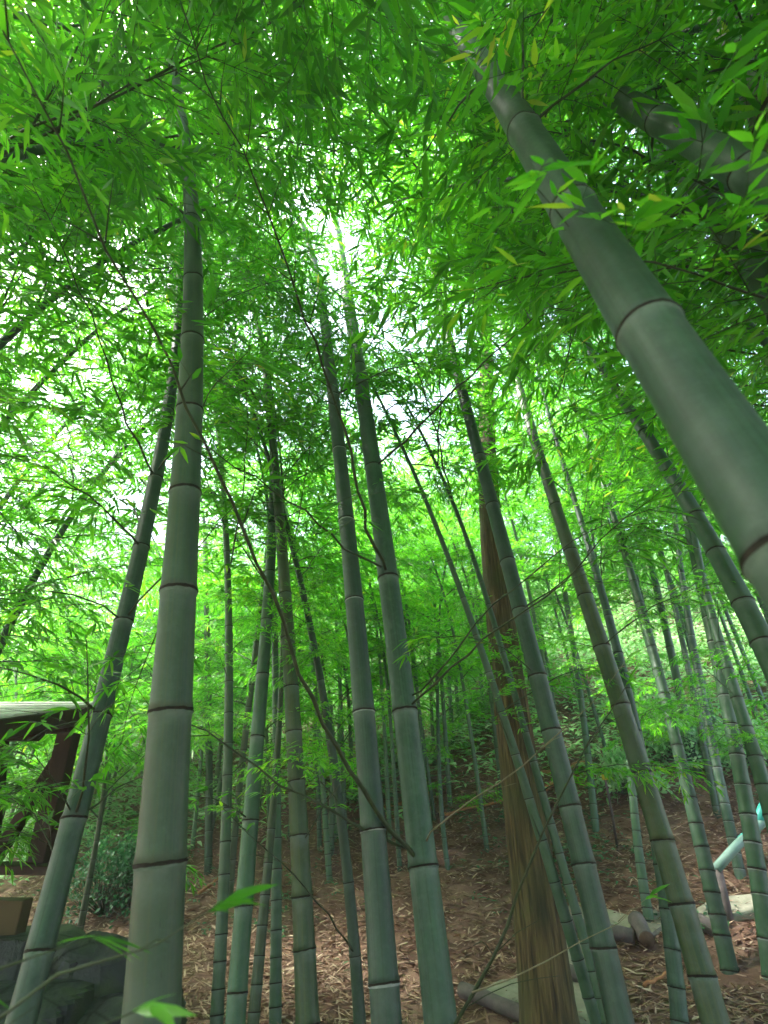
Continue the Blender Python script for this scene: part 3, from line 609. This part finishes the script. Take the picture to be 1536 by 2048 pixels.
hand_branch('B', [(200, 1432), (150, 1440), (80, 1470), (-10, 1520)], 2.2, .004, 30, density=2.2, start=.1, tw=(.2, .5))
hand_branch('B', [(143, 1648), (110, 1560), (60, 1510), (0, 1500)], 2.0, .004, 31, density=2.2, start=.2, tw=(.2, .45))
hand_branch('B', [(250, 1246), (190, 1200), (100, 1170), (0, 1190)], 2.3, .005, 32, density=1.3, start=.15, tw=(.2, .5))
hand_branch('A', [(357, 1195), (300, 1300), (260, 1400), (240, 1500)], 2.6, .004, 33, density=1.1, start=.3, tw=(.2, .4))
hand_branch('H2', [(225, 1580), (170, 1540), (100, 1550), (20, 1590)], 3.0, .005, 34, density=2.2, start=.1, tw=(.2, .5))
hand_branch('H1', [(190, 1590), (120, 1600), (50, 1640), (-20, 1700)], 3.0, .004, 36, density=2.0, start=.1, tw=(.2, .45))
hand_branch('B', [(120, 1740), (90, 1660), (40, 1600), (-20, 1580)], 2.3, .004, 37, density=1.8, start=.2, tw=(.15, .4))
hand_branch('I', [(600, 1700), (640, 1620), (690, 1560), (740, 1500)], 3.2, .004, 38, density=.9, start=.3, tw=(.15, .35), leafL=.07)
hand_branch('E', [(500, 1632), (440, 1600), (380, 1590), (330, 1600)], 2.9, .004, 39, density=1.2, start=.2, tw=(.15, .4), leafL=.08)
hand_branch('O', [(1045, 1228), (1100, 1180), (1180, 1120), (1280, 1090)], 2.6, .005, 40, density=1.2, start=.3, tw=(.2, .45), leafL=.085)
hand_branch('P', [(1206, 1300), (1280, 1230), (1370, 1180), (1460, 1160)], 3.0, .005, 41, density=1.2, start=.2, tw=(.2, .45), leafL=.085)
hand_branch('O', [(1073, 1343), (1000, 1290), (930, 1270), (860, 1280)], 2.9, .004, 42, density=1.2, start=.2, tw=(.2, .4), leafL=.08)
hand_branch('H3', [(256, 1596), (290, 1640), (330, 1700), (350, 1750)], 3.6, .004, 35, density=1.2, start=.1, tw=(.2, .4))
# sprig close to the lens at the lower left, from a low young bamboo
def low_sprig():
    c = unproj(-160, 2300, .8); c[2] = ground(c[0], c[1]); root = empty('bamboo', c, 'blurred young bamboo sprig very close at the bottom left corner', 'bamboo')
    for i, (px, z0, z1) in enumerate([([(-160, 2250), (-40, 2080), (120, 1960), (330, 1880), (450, 1800)], .75, .85), ([(-160, 2300), (0, 2130), (150, 2060), (300, 2010)], .7, .75), ([(-200, 2100), (-80, 1980), (60, 1900), (200, 1870)], .8, .9)]):
        P = np.array([unproj(a, b_, z0 + (z1 - z0) * t) for (a, b_), t in zip(px, np.linspace(0, 1, len(px)))])
        w, arr = grow(P - c, .003, np.random.default_rng(60 + i), leafL=.085, density=.4, start=.2, tw=(.05, .12))
        bq = put('branch', w.mesh('sprig', [M['twig']]), root); put('leaves', leaf_mesh('sprig_leaves', arr, M['leaf']), bq)
    P0 = unproj(-160, 2250, .75) - c; g = Geo(); g.tube(np.array([[0, 0, -.05], P0 * .5 + [0, .03, 0], P0]), .006, 8); put('culm', g.mesh('young_culm', [M['culm_green']]), root)
low_sprig()

# ------------------------------------------------------------------ brown tree and background trees
def tree(label, pts, D0, H, crown_from, nlimb, leafm='needle', barkm='bark', group=None, seed=0, crown_r=1.6, clump=26, leafL=.12):
    path, rad, s = culm_path(pts, D0, .8, 8, H, .02)
    base = path[0].copy(); root = empty('tree', base, label, 'tree', group)
    r = np.random.default_rng(seed)
    V, f, uv = tube(path - base, rad * (1 + .22 * np.exp(-s / .2)), 28)
    rr = np.repeat(1 + 0 * rad, 28); ang = np.tile(np.arange(28), len(path)); cc = np.repeat(path - base, 28, axis=0)
    hh = np.repeat(s, 28); lob = 1 + .022 * np.sin(ang / 28 * 2 * math.pi * 5 + 1 + hh * .7) + .012 * np.sin(ang / 28 * 2 * math.pi * 9 - hh * 1.3) + r.normal(0, .006, len(V))
    V = cc + (V - cc) * lob[:, None]
    trunk = put('trunk', mesh_from('trunk', V, f, [M[barkm]], None, uv), root)
    g = Geo(); P, D, N_, L, W = [], [], [], [], []
    for i in range(nlimb):
        a = r.uniform(crown_from, s[-1] - .3); p = np.array([np.interp(a, s, path[:, c]) for c in range(3)]) - base
        az = r.uniform(0, 6.28); u = (a - crown_from) / (s[-1] - crown_from); ll = crown_r * (1 - .6 * u) * r.uniform(.6, 1.1)
        t = np.linspace(0, 1, 6)[:, None]; d = np.array([math.cos(az), math.sin(az), r.uniform(-.1, .35)])
        lp = p + d * ll * t + np.array([0, 0, -.25]) * ll * t ** 2
        g.tube(lp, np.linspace(.03, .008, 6), 5)
        for k in range(clump):
            q = lp[r.integers(1, 6)] + r.normal(0, .16, 3) * (ll / 1.5)
            for m_ in range(5):
                P.append(q + r.normal(0, .04, 3)); D.append(d + r.normal(0, .7, 3)); N_.append(r.normal(0, 1, 3) + [0, 0, 1]); L.append(leafL * r.uniform(.6, 1.2)); W.append(leafL * .3)
    put('limbs', g.mesh('limbs', [M[barkm]]), root)
    put('crown', leaf_mesh('crown', (P, D, N_, L, W), M[leafm]), root)
    return root
tree('rugged brown conifer trunk with mossy furrowed bark rising between the bamboos', [(1096, 2048, 108), (1072, 1768, 88), (1043, 1560, 78), (1018, 1403, 70), (998, 1200, 55), (984, 1080, 46), (978, 950, 38), (972, 860, 32)], .33, 12, 7.0, 26, seed=3)
def far_trunk(label, px, py, w, px2, py2, D0, seed, H=9, cf=4.5):
    """tree whose foot shows at px,py on the hill"""
    tree(label, [(px, py, w), ((px + px2) / 2, (py + py2) / 2, w * .9), (px2, py2, w * .8)], D0, H, cf, 22, seed=seed, leafL=.16, crown_r=2.2)
far_trunk('reddish trunk atop the hill in the bright gap behind the olive-streaked bamboo', 1252, 1280, 34, 1222, 1130, .5, 21)
far_trunk('brown trunk on the hill at the right edge, left of two there', 1478, 1370, 38, 1455, 1230, .5, 22)
far_trunk('brown trunk on the hill at the right edge, right of two there', 1520, 1380, 30, 1500, 1250, .42, 23)
far_trunk('pale faint trunk far up the slope, between the brown conifer and the reddish trunk', 1130, 1260, 16, 1118, 1130, .3, 24)

# ------------------------------------------------------------------ background bamboos on the slope
far_pts = []
def far_ok(x, y):
    px, py, z = proj(np.array([x, y, ground(x, y) + 3.0]))
    return z > 0
rf = random.Random(77)
protos = []
def far_bamboo(x, y, h, D0, lean, laz, matn, nbr, first, bs):
    z = float(ground(x, y)); base = np.array([x, y, z - .05])
    n_ = 40; t = np.linspace(0, 1, n_); hd = np.array([math.cos(laz), math.sin(laz), 0])
    path = np.array([0, 0, 1.]) * (h * (t - .12 * t ** 4))[:, None] + hd * (h * (lean * t + .22 * t ** 4))[:, None]
    s = np.concatenate([[0], np.cumsum(np.linalg.norm(np.diff(path, axis=0), axis=1))]); rad = D0 / 2 * (1 - .85 * t)
    nodes = []; a = .08
    while a < s[-1] - .1: nodes.append(a); a += 3.2 * D0 * min(1, .4 + a / 2) * rf.uniform(.95, 1.05)
    root = empty('bamboo', base, 'distant bamboo lost in leaves on the hillside behind the others', 'bamboo', 'distant bamboos on the hillside')
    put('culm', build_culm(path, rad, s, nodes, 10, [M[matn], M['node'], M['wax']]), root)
    cand = [a for a in nodes if a > first]; cand = sorted(rf.sample(cand, min(nbr, len(cand))))
    az = rf.uniform(0, 6)
    for a in cand:
        p = np.array([np.interp(a, s, path[:, c]) for c in range(3)]); az += math.pi + rf.uniform(-.9, .9)
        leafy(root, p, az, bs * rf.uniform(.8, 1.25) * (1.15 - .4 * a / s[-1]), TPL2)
cnt = 0
for (px0, px1, ya, yb, num, h0, h1) in [(-250, 350, 6.0, 13, 24, 3.2, 7.5), (350, 760, 7, 16, 24, 3.0, 7.5), (760, 1000, 10, 15, 6, 3.2, 7), (1000, 1250, 12, 15, 2, 3.5, 5), (1250, 1750, 10, 15, 7, 3.5, 7)]:
    for i in range(num):
        px = rf.uniform(px0, px1); yy = rf.uniform(ya, yb); x = (px - 768) / F * yy * 1.0
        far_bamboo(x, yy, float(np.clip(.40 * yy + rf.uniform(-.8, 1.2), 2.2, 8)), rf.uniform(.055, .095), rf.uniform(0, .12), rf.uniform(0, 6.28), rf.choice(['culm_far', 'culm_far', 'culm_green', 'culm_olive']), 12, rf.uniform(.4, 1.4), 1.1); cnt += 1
# nearer bamboos whose stems stand beside or behind the viewpoint and whose tops close the canopy, some unseen and added for shade
def over_bamboo(label, x, y, h, D0, lean, laz, matn, nbr, first, bs, gap=3.2):
    z = float(ground(x, y)); base = np.array([x, y, z - .05]); n_ = 40; t = np.linspace(0, 1, n_); hd = np.array([math.cos(laz), math.sin(laz), 0])
    path = np.array([0, 0, 1.]) * (h * (t - .16 * t ** 3))[:, None] + hd * (h * (lean * t + .25 * t ** 3))[:, None]
    s = np.concatenate([[0], np.cumsum(np.linalg.norm(np.diff(path, axis=0), axis=1))]); rad = D0 / 2 * (1 - .85 * t)
    nodes = []; a = .08
    while a < s[-1] - .1: nodes.append(a); a += 2.4 * D0 * min(1, .4 + a / 2)
    root = empty('bamboo', base, label, 'bamboo')
    if label.startswith('overhanging'): root['group'] = 'bamboos overhanging from outside the view'
    put('culm', build_culm(path, rad, s, nodes, 14, [M[matn], M['node'], M['wax']]), root)
    cand = [a for a in nodes if a > first]; cand = sorted(rf.sample(cand, min(nbr, len(cand))))
    az = rf.uniform(0, 6)
    for a in cand:
        p = np.array([np.interp(a, s, path[:, c]) for c in range(3)]); az += math.pi + rf.uniform(-.9, .9)
        leafy(root, p, az, bs * rf.uniform(.8, 1.2) * (1.1 - .3 * a / s[-1]))
# thin stems further up the slope whose feet show between the nearer ones
for i, (px, py) in enumerate([(762, 1800), (800, 1740), (838, 1765), (858, 1700), (735, 1720), (975, 1700), (1030, 1660), (1150, 1640), (690, 1650), (640, 1700), (540, 1690), (1230, 1560), (1290, 1470), (1420, 1450), (820, 1620), (900, 1610), (590, 1640), (780, 1680), (870, 1640), (1005, 1600), (1070, 1560), (1120, 1520), (1180, 1480), (1330, 1420), (1370, 1560), (1450, 1520), (1520, 1450), (1240, 1440), (660, 1760), (385, 1700), (350, 1750)]):
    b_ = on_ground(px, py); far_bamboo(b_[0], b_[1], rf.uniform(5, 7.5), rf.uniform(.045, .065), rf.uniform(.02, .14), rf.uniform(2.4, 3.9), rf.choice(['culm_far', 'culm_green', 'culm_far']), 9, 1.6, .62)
OV = 'overhanging leafy bamboo top or added unseen shade bamboo whose stem stands outside the picture'
for (x, y, h, lean, laz, first, bs) in [
    (-3.9, 2.0, 8, .08, .3, 2.2, 1.1), (-4.4, 3.0, 8, .08, .1, 2.2, 1.1), (-3.3, 4.4, 7.5, .05, .3, 2.6, 1.1), (-3.4, 1.2, 8.0, .12, .5, 2.8, 1.1), (-3.2, 2.6, 7.5, .08, .2, 2.2, 1.1), (-4.0, 3.8, 8.0, .10, .0, 1.8, 1.1), (-2.9, .2, 7.5, .14, .9, 2.8, 1.15), (-4.6, 5.2, 8.5, .05, 0, 1.4, 1.1),
    (-5.6, 4.4, 7.5, .05, 0, 1.4, 1.1), (-5.0, 2.6, 7.5, .08, .2, 1.8, 1.1), (-5.8, 6.5, 7.5, .05, 0, 1.2, 1.1),
    (2.7, 1.4, 8.0, .12, 2.6, 2.8, 1.2), (3.2, 2.6, 8.5, .10, 2.9, 2.8, 1.2), (2.6, .2, 7.5, .14, 2.2, 3.0, 1.3), (4.2, 3.4, 9.0, .08, 3.1, 2.6, 1.2), (2.3, .9, 7, .18, 2.4, 2.8, 1.3),
    (-1.4, -1.2, 8.0, .20, 1.4, 3.6, 1.15), (1.2, -1.3, 8.0, .20, 1.7, 3.0, 1.15), (-2.2, -1.0, 7.5, .18, 1.1, 3.4, 1.3), (2.3, -1.0, 8, .2, 1.9, 3.0, 1.3),
    (.1, -.9, 8, .18, 1.6, 3.3, 1.15), (-2.3, .9, 7.5, .10, 1.0, 3.0, 1.2), (1.7, -.3, 7.5, .14, 1.9, 3.2, 1.3)]:
    over_bamboo(OV, x, y, h, .10, lean, laz, rf.choice(['culm_green', 'culm_blue']), 30, first, bs)
for (x, y) in [(-4.2, -1.2), (-5.2, .6), (-3.2, -2.6), (-1.6, -3.2), (.2, -3.0), (1.9, -3.1), (3.5, -2.4), (4.0, -.6), (4.8, 1.2), (-6.2, 1.8), (-.6, -4.6), (2.8, -4.4), (-3.6, -4.4), (-6.0, -1.0)]:  # unseen bamboos around the camera, added to shade the near floor and culms
    over_bamboo(OV, x, y, 7.5, .10, .06, rf.uniform(0, 6.28), 'culm_green', 34, 1.2, 1.35)

# ------------------------------------------------------------------ ground cover, litter, shrubs
def scatter(n_, xr, yr, f):
    out = []
    while len(out) < n_:
        x = rng.uniform(*xr, n_); y = rng.uniform(*yr, n_); k = f(x, y) > rng.random(n_)
        out += list(zip(x[k], y[k]))
    a = np.array(out[:n_]); return np.c_[a, ground(a[:, 0], a[:, 1])]
G1 = scatter(110000, (-4.5, 8), (2.2, 10), lambda x, y: np.clip(1.6 - y / 9, .15, 1) * (np.abs(x) < y * .85 + 1))
n_ = len(G1); az = rng.uniform(0, 6.28, n_)
D = np.c_[np.cos(az), np.sin(az), rng.normal(.05, .22, n_)]
V, f = blades(G1 + [0, 0, .012], D, np.c_[rng.normal(0, .35, (n_, 2)), np.ones(n_)], rng.uniform(.05, .13, n_), rng.uniform(.010, .020, n_), droop=.02)
tag(put('leaf_litter', mesh_from('leaf_litter', V, f, [M['litter']])), 'dry tan and reddish fallen bamboo leaves covering the slope', 'leaf litter', kind='stuff')
def sasa(n_, xr, yr, dens, name, mname, label, hh, LL, WW, per=7):
    B = scatter(n_, xr, yr, dens); P, D, N_, L, W = [], [], [], [], []
    g = Geo()
    for b in B:
        h = rng.uniform(*hh)
        for k in range(per):
            a = rng.uniform(0, 6.28); d = np.array([math.cos(a), math.sin(a), rng.uniform(-.1, .7)])
            P.append(b + [rng.normal(0, .05), rng.normal(0, .05), h * rng.uniform(.35, 1)]); D.append(d); N_.append([rng.normal(0, .3), rng.normal(0, .3), 1]); L.append(rng.uniform(*LL)); W.append(rng.uniform(*WW))
    V, f = blades(P, D, N_, L, W, droop=.3)
    tag(put(name, mesh_from(name, V, f, [M[mname]])), label, 'ground cover', kind='stuff')
nz = lambda x, y, a, b_: (np.sin(x * a + 1.3) * np.sin(y * b_ + .4) + 1) / 2
sasa(22000, (-11, 14), (6.2, 19), lambda x, y: smooth(6.9, 8.8, y + .12 * x) * (.6 + .4 * nz(x, y, 1.1, .9)), 'ground_cover', 'sasa', 'pale grey-green dwarf bamboo covering the upper hillside', (.15, .55), (.10, .22), (.025, .05))
sasa(2200, (-5, 10), (4.5, 9), lambda x, y: smooth(5.0, 8.5, y + .3 * x) * nz(x, y, 2.1, 1.7) ** 2, 'seedlings', 'shrub', 'scattered small green seedlings on the leaf litter', (.04, .2), (.05, .10), (.015, .03), 6)
def shrub(label, c, rx, rz, n_, seed, m_='shrub', leafL=.045, group=None):
    r = np.random.default_rng(seed); root = empty('shrub', c, label, 'shrub', group)
    g = Geo(); P, D, N_, L, W = [], [], [], [], []
    for i in range(46):
        a = r.uniform(0, 6.28); e = r.uniform(.15, 1.45); d = np.array([math.cos(a) * math.cos(e) * rx, math.sin(a) * math.cos(e) * rx, math.sin(e) * rz]) * r.uniform(.6, 1.08)
        t = np.linspace(0, 1, 5)[:, None]; lp = d * t + r.normal(0, .03, (5, 3)) * t
        g.tube(lp, np.linspace(.008, .002, 5), 4)
        for k in range(n_ // 46):
            q = lp[4] * r.uniform(.72, 1.06) + r.normal(0, .07, 3); P.append(q); D.append(unit(d) + r.normal(0, .8, 3)); N_.append(unit(d) + [0, 0, .8] + r.normal(0, .4, 3)); L.append(leafL * r.uniform(.7, 1.4)); W.append(leafL * .5)
    put('stems', g.mesh('stems', [M['twig']]), root); put('foliage', leaf_mesh('foliage', (P, D, N_, L, W), M[m_]), root)
def gp(px, py): return on_ground(px, py)
for i, (px, py, rx, rz, lab) in enumerate([
    (205, 1835, .62, .75, 'dark glossy shrub on the ground right of the hut, behind the leaning bamboo'),
    (255, 1815, .5, .6, 'dark glossy shrub peeking out left of the thickest bamboo'),
    (1255, 1590, .35, .4, 'low green shrub on the slope just left of the olive-streaked bamboo'),
    (1385, 1530, .5, .45, 'bright green low shrub on the slope behind the evenly jointed bamboo'),
    (1500, 1530, .45, .4, 'bright green low shrub on the slope at the right edge'),
    (1330, 1480, .6, .5, 'pale green low shrub on the slope behind the olive-streaked bamboo')]):
    shrub(lab, gp(px, py), rx, rz, 1800, 50 + i, 'shrub' if i < 2 else 'sasa', .05 if i < 2 else .07)  # slope shrubs take a paler leaf in place of light missing there

def stick(name, label, cat, a, b, r0, mname, group=None, seg=8):
    a = np.array(a); b = np.array(b); n_ = 7; t = np.linspace(0, 1, n_)[:, None]
    p = a + (b - a) * t + rng.normal(0, r0 * .5, (n_, 3)); V, f, uv = tube(p - a, np.linspace(r0, r0 * .7, n_), seg)
    return tag(put(name, mesh_from(name, V, f, [M[mname]], None, uv), None, a), label, cat, group)
for lab, (x0, y0), (x1, y1), rr in [
    ('orange-brown dead branch on the slope left of the brown trunk', (880, 1640), (1010, 1612), .02),
    ('orange dead bamboo piece on the slope right of the thick blue-green bamboo, upper of two', (1070, 1560), (1175, 1540), .03),
    ('orange dead bamboo piece on the slope right of the thick blue-green bamboo, lower of two', (1075, 1592), (1165, 1562), .03),
    ('dead branch lying on the slope behind the central pair of bamboos', (770, 1625), (860, 1598), .018),
    ('dead twig lying on the litter left of the olive bamboo', (395, 1800), (440, 1770), .018),
    ('tan dead twig on the litter in front of the short-jointed bamboo', (1290, 1990), (1345, 1965), .012)]:
    a, b = on_ground(x0, y0), on_ground(x1, y1)
    if np.linalg.norm(a - b) > 3: b = a + (b - a) / np.linalg.norm(a - b) * 2
    stick('fallen_branch', lab, 'branch', a + [0, 0, rr + .03], b + [0, 0, rr + .05], rr, 'litterstick')

# ------------------------------------------------------------------ path of slabs with log edging
def plane_pt(px, py, z):
    d = unproj(px, py, 1.0) - EYE; return EYE + d * ((z - EYE[2]) / d[2])
def slab(label, px):
    top = np.array([on_ground(a, b) for a, b in px]); n_ = len(top); cen = top.mean(0)
    Ap = np.c_[top[:, :2], np.ones(n_)]; co = np.linalg.lstsq(Ap, top[:, 2], rcond=None)[0]; top[:, 2] = Ap @ co + .045; cen = top.mean(0); z = cen[2]
    inner = cen + (top - cen) * .96; bot = top - [0, 0, .14]; top2 = top - [0, 0, .02]
    V = np.concatenate([inner, top2, bot]) - cen; f = [tuple(range(n_))]
    for k in (0, 1): f += [(k * n_ + i, (k + 1) * n_ + i, (k + 1) * n_ + (i + 1) % n_, k * n_ + (i + 1) % n_) for i in range(n_)]
    tag(put('path_slab', mesh_from('path_slab', V, f, [M['stone']], smoothf=False), None, cen), label, 'path slab', 'slabs of the stepped path'); return z
slab('large pale path slab at the bottom, left of the brown trunk\'s foot', [(952, 2000), (1000, 1975), (1060, 1965), (1180, 1975), (1215, 2075), (1040, 2050)])
slab('grey path slab just right of the brown trunk, second step up', [(1110, 1890), (1150, 1884), (1215, 1965), (1120, 1960)])
slab('broad grey path slab behind the thick blue-green bamboo, third step', [(1105, 1822), (1217, 1826), (1277, 1850), (1262, 1880), (1180, 1872), (1110, 1850)])
slab('small pale slab beside the short-jointed bamboo', [(1278, 1850), (1320, 1826), (1332, 1862), (1300, 1885)])
slab('pale slab between the olive-streaked and the evenly jointed bamboo', [(1392, 1832), (1425, 1810), (1450, 1850), (1405, 1858)])
slab('topmost pale slab at the right, under the handrail', [(1450, 1805), (1510, 1800), (1520, 1838), (1470, 1848)])
def log(label, a, b, r0=.05):
    A, B_ = on_ground(*a), on_ground(*b); A = A + [0, 0, .07]; B_ = B_ + [0, 0, .07]
    g = Geo(); n_ = 9; t = np.linspace(0, 1, n_)[:, None]; p = (B_ - A) * t + rng.normal(0, .002, (n_, 3))
    V, f, uv = tube(p, r0 * (1 + rng.normal(0, .04, n_)), 14, True)
    mi = [0] * (len(f) - 2) + [1, 1]
    tag(put('edging_log', mesh_from('edging_log', V, f, [M['timber'], M['timber_end']], mi, uv), None, A), label, 'log', 'logs edging the path')
log('weathered log edging the bottom slab left of the brown trunk', (925, 2003), (1060, 2062), .045)
log('dark log edging the second step right of the brown trunk', (1120, 1962), (1215, 1995))
log('dark log edging the third step behind the thick blue-green bamboo', (1110, 1862), (1272, 1895))
log('short upright-looking cut log beside the short-jointed bamboo\'s foot', (1276, 1862), (1300, 1905), .06)
log('dark log lying below the pale slab at the right', (1395, 1860), (1440, 1885), .05)

# handrail at the right edge
A = on_ground(1428, 1790); zr = float(proj(A)[2])
def rp(px, py, z): return unproj(px, py, z * .86)
root = empty('handrail', A, 'pale green rail with teal sleeves rising to the right edge', 'handrail')
g = Geo(); g.tube(np.array([rp(1432, 1738, 5.1), rp(1475, 1690, 5.35), rp(1530, 1640, 5.6), rp(1600, 1575, 5.9)]) - A, .036, 12)
put('rail', g.mesh('rail', [M['palerail']]), root)
for (a, b_, c, d_, z_) in [(1505, 1668, 1530, 1612, 5.6), (1482, 1683, 1500, 1667, 5.42)]:
    g = Geo(); g.tube(np.array([rp(a, b_, z_), rp(c, d_, z_)]) - A, .045 if z_ > 5.5 else .04, 10); put('sleeve', g.mesh('sleeve', [M['teal']]), root)
for (px, py, z_) in [(1436, 1735, 5.12), (1545, 1625, 5.8)]:
    t_ = rp(px, py, z_); b_ = t_.copy(); b_[2] = ground(t_[0], t_[1]) - .1
    if b_[2] > t_[2] - .1: b_[2] = t_[2] - .3
    g = Geo(); g.tube(np.array([b_, t_]) - A, .03, 8); put('post', g.mesh('post', [M['timber']]), root)
# marker post
b0 = on_ground(1235, 1700); zt = float(proj(b0)[2]); tp = unproj(1209, 1560, zt); tp[0] = b0[0] - .12
root = empty('marker_post', b0, 'thin brown stake with a black and yellow cap on the slope', 'marker post')
g = Geo(); g.tube(np.array([[0, 0, 0], (tp - b0) * .5 + [.01, 0, 0], tp - b0]), .012, 8); put('stake', g.mesh('stake', [M['timber']]), root)
g = Geo(); g.tube(np.array([tp - b0, tp - b0 + [0, 0, .05]]), .03, 12); put('band', g.mesh('band', [M['yellow']]), root)
g = Geo(); g.tube(np.array([tp - b0 + [0, 0, .05], tp - b0 + [0, 0, .065], tp - b0 + [0, 0, .085]]), np.array([.036, .042, .02]), 12); put('cap', g.mesh('cap', [M['black']]), root)

# ------------------------------------------------------------------ hut
hb = np.array([-2.3, 4.3, 0.0]); hb[2] = float(ground(hb[0], hb[1]))
hut = empty('hut', hb, 'small open-sided timber hut with ochre plaster wall and pale board roof behind bamboo leaves', 'hut')
def hpart(name, g, m_, parent=None, sm=False):
    me = g.mesh(name, [M[m_]], sm); o = put(name, me, parent or hut)
    bv = o.modifiers.new('bevel', 'BEVEL'); bv.width = .008; bv.segments = 2; bv.limit_method = 'ANGLE'; return o
def bar(g, a, b, w, h):
    a = np.array(a, float); b = np.array(b, float); t = unit(b - a); u = np.array([0, 0, 1.]) if abs(t[2]) < .8 else np.array([0, 1., 0]); s_ = unit(np.cross(t, u)); u = np.cross(s_, t)
    g.box((a + b) / 2, (np.linalg.norm(b - a), w, h), np.stack([t, s_, u], 1))
sill = .86 - hb[2]
g = Geo(); g.box((-2.0, 0, (sill - .3) / 2 - .05), (4.0, .12, sill + .3)); hpart('wall', g, 'plaster')
g = Geo(); g.box((-1.95, -.05, sill + .125), (4.25, .24, .05)); hpart('sill', g, 'hutwood')
for x in (0.0, -2.0):
    g = Geo(); g.box((x, 0.02, sill + .15 + .4), (.12, .12, .8)); hpart('post', g, 'hutwood')
for a, b in (((-.33, .02, sill + .16), (-.48, .02, sill + .9)), ((-.30, .02, sill + .16), (.02, .02, sill + .9)), ((-2.2, .02, sill + .16), (-2.6, .02, sill + .9)), ((-2.2, .02, sill + .16), (-1.9, .02, sill + .9))):
    g = Geo(); bar(g, a, b, .07, .09); hpart('brace', g, 'hutwood')
g = Geo(); bar(g, (-4.2, 0, sill + .97), (-.2, 0, sill + .97), .14, .15); hpart('beam', g, 'hutwood')
g = Geo(); bar(g, (-4.2, 1.3, sill + 1.18), (-.3, .6, sill + 1.02), .08, .08); hpart('beam', g, 'hutwood')
for k in range(12):
    x = -.25 - k * .36
    g = Geo(); bar(g, (x, -.55, sill + .90), (x, .75, sill + 1.15), .06, .08); hpart('rafter', g, 'hutwood')
g = Geo(); bar(g, (-2.5, -.62, sill + .93), (-2.5, .8, sill + 1.205), 4.6, .03); hpart('roof_deck', g, 'hutwood')
rb = Geo()
for k in range(6):
    t0 = k / 6; y0 = -.66 + 1.5 * t0; z0 = sill + .955 + .29 * t0
    bar(rb, (-2.5, y0, z0 + .022), (-2.5, y0 + 1.5 / 6 + .03, z0 + .022 + .29 / 6 - .006), 4.66, .024)
hpart('roof', rb, 'roof')
g = Geo(); bar(g, (-4.4, -.68, sill + .90), (-.18, -.68, sill + .90), .04, .12); hpart('fascia', g, 'hutwood')
g = Geo(); bar(g, (-.16, -.70, sill + .90), (-.16, .82, sill + 1.175), .04, .13); hpart('bargeboard', g, 'hutwood')
# slate rocks in front of the hut
def rock(label, c, size, seed):
    r = np.random.default_rng(seed); nu, nv = 56, 32; V = []; ax = r.normal(0, 1, (11, 3)); ax /= np.linalg.norm(ax, axis=1)[:, None]; off = r.uniform(.6, .95, 11)
    th = np.linspace(0, 2 * math.pi, nu, endpoint=False); ph = np.linspace(.05, math.pi - .05, nv)
    for p in ph:
        for t in th:
            d = np.array([math.sin(p) * math.cos(t), math.sin(p) * math.sin(t), math.cos(p)])
            dots = ax @ d; m_ = 1.15
            for q, o_ in zip(dots, off):
                if q > .05: m_ = min(m_, o_ / q)
            V.append(d * m_ * np.array(size) / 2 * (1 + .012 * math.sin(9 * d[0] + seed) * math.sin(11 * d[2]) + r.normal(0, .0022)))
    f = [(j * nu + i, (j + 1) * nu + i, (j + 1) * nu + (i + 1) % nu, j * nu + (i + 1) % nu) for j in range(nv - 1) for i in range(nu)] + [tuple(range(nu)), tuple((nv - 1) * nu + i for i in range(nu))[::-1]]
    tag(put('rock', mesh_from('rock', np.array(V), f, [M['rock']], smoothf=False), None, c, (r.uniform(-.1, .1), r.uniform(-.15, .15), r.uniform(0, 3))), label, 'rock', 'slate rocks below the hut')
rock('grey slate rock at the bottom left edge, under the hut wall', unproj(20, 1935, 3.3), (1.2, .8, .34), 1)
rock('grey slate rock just right of the leaning bamboo\'s foot, topmost', unproj(165, 1965, 3.2), (.75, .6, .5), 2)
rock('broad grey slate rock low at the bottom left, in front of the others', unproj(60, 2035, 2.9), (1.3, .8, .34), 3)
rock('grey slate rock at the very bottom, left of the thickest bamboo', unproj(200, 2060, 3.0), (.9, .8, .42), 4)
rock('small grey slate rock between the two lowest ones', unproj(110, 1975, 3.2), (.8, .6, .3), 5)
print('objects', len(bpy.data.objects), 'far', cnt)
